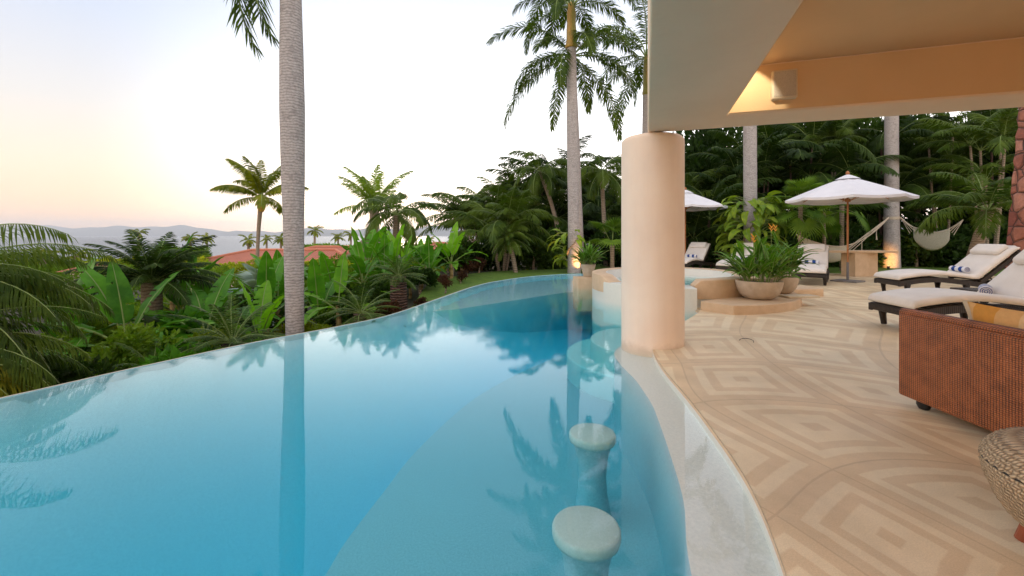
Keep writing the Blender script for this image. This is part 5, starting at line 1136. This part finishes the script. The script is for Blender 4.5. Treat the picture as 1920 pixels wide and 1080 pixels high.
# ------------------------------------------------------------------ hammocks
def hammock(a, b_, c0, c1, sag, wid, label, tas):
    a = Vector(a); b_ = Vector(b_); th = thing('hammock', label, 'hammock', tuple(a))
    def cur(s_, k=1): p = (b_-a)*s_; p.z -= sag*k*4*s_*(1-s_); return p
    mb = MB(); vs = []; fs = []; nu, nv = 30, 8; dirn = Vector((0, 1, 0))
    for i in range(nu+1):
        s_ = c0+(c1-c0)*i/nu; u = i/nu; belly = wid*(.55+.45*math.sin(PI*u)**.5)
        for j in range(nv+1):
            v = j/nv; p = cur(s_); ang = PI*v; p = p+dirn*(.16*math.cos(ang))*math.sin(PI*u)**.4+Vector((0, 0, -belly*math.sin(ang)*.62)); vs.append(tuple(p))
    for i in range(nu):
        for j in range(nv): o = i*(nv+1)+j; fs.append((o, o+1, o+nv+2, o+nv+1))
    mb.add(vs, fs); o = mb.build('cloth', 'hammock', th, True)
    mb = MB()
    for s0, s1 in ((0, c0), (c1, 1)):
        for k in range(5):
            q = (k/4-.5)*.3; mb.tube([cur(s0) if s0 == 0 else cur(s0)+Vector((0, q, -.1-abs(q))), cur(s1)+Vector((0, q, -.1-abs(q))) if s0 == 0 else cur(s1)], .012, 5)
        mb.tube([cur(s0+(s1-s0)*k/8) for k in range(9)], .022, 6)
    mb.tube([cur(c0+(c1-c0)*k/14)+Vector((0, -.17*math.sin(PI*k/14)**.5, .01)) for k in range(15)], .02, 6)
    mb.build('rope', 'rope', th)
    for s_, l in tas: 
        p = cur(s_); mb = MB(); mb.tube([p, p+Vector((0, 0, -l*.7)), p+Vector((.01, 0, -l))], [.012, .02, .035], 6); mb.build('tassel', 'rope', th)
hammock(P(1494, 440, 14.2), P(1666, 408, 17.7), .06, .50, .75, .95, 'pale cloth hammock slung from the thick palm to the fan palm on the left', ((.66, .55), (.84, .4), (.12, .7)))
hammock(P(1689, 408, 17.8), P(1806, 412, 16.0), .22, .80, .55, 1.15, 'pale cloth hammock slung right of the thick palm', ())
mb = MB(); mb.lathe([(.285, 1.98), (.285, 2.10)], 24, (16.1, 18.1, 0), cap=False); tag(mb.build('rope_band', 'rope'), 'tan rope band wound round the thick hammock palm', 'rope')
# uplights
def uplight(loc, tgt, label, e=60):
    th = thing('garden_uplight', label, 'lamp', loc); mb = MB(); mb.tube([(0, 0, 0), (0, 0, .12)], .05, 12); mb.build('housing', 'black', th); mb = MB(); mb.lathe([(.04, .121), (.035, .124)], 12); mb.build('lens', 'lamp', th)
    spot(Vector(loc)+Vector((0, 0, .14)), tgt, e, 80, (1, .45, .12), .03, .9)
uplight((2.5, 15.05, -.05), (2.3, 15.5, .55), 'small uplight glowing orange at the foot of the twin royal palms', 70)
uplight((15.35, 17.4, -.05), (15.85, 17.95, .30), 'small uplight glowing orange at the foot of the hammock palm', 90)
# ------------------------------------------------------------------ wicker sofa and pouf
sf = thing('wicker_sofa', 'low red-brown wicker sofa seen from behind at the right edge', 'sofa', (3.0, 3.32, 0))
SL = 1.75
mb = MB(); mb.box((.05, -SL/2, .385), (.10, SL, .63), bev=.018); sep_smooth(mb.build('back_panel', 'wicker', sf), 50)
mb = MB(); mb.tube([(.05, .0, .705), (.05, -SL, .705)], .038, 10); mb.build('rim_roll', 'wicker', sf)
for y in (-.045, -SL+.045): mb = MB(); mb.box((.52, y, .34), (.86, .09, .54), bev=.02); sep_smooth(mb.build('arm', 'wicker', sf), 50)
mb = MB(); mb.box((.52, -SL/2, .20), (.84, SL-.2, .22), bev=.02); sep_smooth(mb.build('seat_base', 'wicker', sf), 50)
mb = MB(); mb.box((.55, -SL/2, .38), (.80, SL-.2, .14), bev=.05); sep_smooth(mb.build('seat_cushion', 'leg_wood', sf), 60)
for x, y in ((.08, -.13), (.88, -.13), (.08, -SL+.13), (.88, -SL+.13)):
    mb = MB(); mb.lathe([(.008, -.035), (.03, -.032), (.045, 0), (.042, .03), (.02, .04)], 20, (x, y, .038)); sep_smooth(mb.build('caster', 'black', sf))
cs = place('throw_pillow', None); tag(cs, 'large orange and cream striped cushion leaning inside the sofa back', 'cushion'); cs.location = (3.26, 2.66, .60); cs.rotation_euler = (0, R(-14), R(3))
mb = MB(); vs = []; fs = []; nn = 20
for sd in (-1, 1):
    for i in range(nn+1):
        for j in range(nn+1):
            u, v = i/nn*2-1, j/nn*2-1; th_ = .085*((1-u**4)*(1-v**4))**.6; pin = 1-.07*(1-abs(u))**0*(u*u*v*v)*-1 if False else 1
            k = 1-.06*(1-u*u) if abs(v) > .0 else 1; uu = u*(1-.07*(1-v*v)); vv = v*(1-.07*(1-u*u))
            vs.append((sd*th_, uu*.33, vv*.25))
for sd in (0, 1):
    o_ = sd*(nn+1)**2
    for i in range(nn):
        for j in range(nn):
            a = o_+i*(nn+1)+j; f = (a, a+1, a+nn+2, a+nn+1); fs.append(f if sd else f[::-1])
mb.add(vs, fs); mb.build('cover', 'cushion', cs, True)
mb = MB(); e_ = .002
for side in (-1, 1):
    mb = MB()
    for k in range(26):
        v = -1+2*(k+.5)/26; mb.box((0, side*(.33*(1-.07*(1-v*v))+.012), v*.25), (.006, .03, .02))
    mb.build('fringe', 'cream', cs)
pf = thing('woven_pouf', 'round woven seagrass pouf on short wooden feet at the right edge', 'pouf', (2.36, 1.64, 0))
mb = MB(); pr = catmull([(.22, .09), (.30, .12), (.355, .22), (.38, .31), (.375, .36), (.34, .41), (.26, .44), (.13, .45), (.005, .452)], 5)
vs = []; fs = []; n_ = 96
for i, (r_, z) in enumerate(pr):
    for k in range(n_): a = 2*PI*k/n_; rr_ = r_+.005*math.sin(i*2.2+k*PI); vs.append((rr_*math.cos(a), rr_*math.sin(a), z+.002*math.sin(k*PI+i)))
for i in range(len(pr)-1):
    for k in range(n_): fs.append((i*n_+k, i*n_+(k+1) % n_, (i+1)*n_+(k+1) % n_, (i+1)*n_+k))
mb.add(vs, fs); mb.build('woven_body', 'seagrass', pf, True)
mb = MB(); mb.lathe([(.378, .335), (.384, .34), (.378, .345)], 64, cap=False); mb.build('seam', 'dark_wicker', pf)
for a in (45, 135, 225, 200): mb = MB(); mb.tube([(.22*math.cos(R(a)), .22*math.sin(R(a)), .12), (.26*math.cos(R(a)), .26*math.sin(R(a)), .0)], [.03, .022], 10); mb.build('foot', 'leg_wood', pf)
# little wire loop and leaf litter on the deck
mb = MB(); p0 = P(1395, 638, 1); 
def D(px, py): Y_ = F*CH/(py-442); return Vector(((px-960)*Y_/F, Y_, .008))
mb.tube(catmull([tuple(D(1386, 639)+Vector((0, 0, 0))), tuple(D(1391, 637)+Vector((0, 0, .006))), tuple(D(1402, 637.5)+Vector((0, 0, .01))), tuple(D(1412, 641)+Vector((0, 0, .01))), tuple(D(1413, 643))], 5), .0035, 6)
tag(mb.build('wire_loop', 'black'), 'thin dark wire loop lying on the patterned deck right of the column', 'wire')

# ------------------------------------------------------------------ sea haze
m = bpy.data.materials.new('haze'); m.use_nodes = True; t = m.node_tree; t.nodes.clear()
out = N(t, 'ShaderNodeOutputMaterial'); pv = N(t, 'ShaderNodeVolumePrincipled'); pv.inputs['Color'].default_value = (.82, .90, 1.0, 1); pv.inputs['Density'].default_value = 0.7e-4
pv.inputs['Anisotropy'].default_value = 0; t.links.new(pv.outputs[0], out.inputs['Volume']); M['haze'] = m
mb = MB(); mb.box((0, 8500, 260), (46000, 18000, 560)); tag(mb.build('haze', 'haze'), kind='stuff')
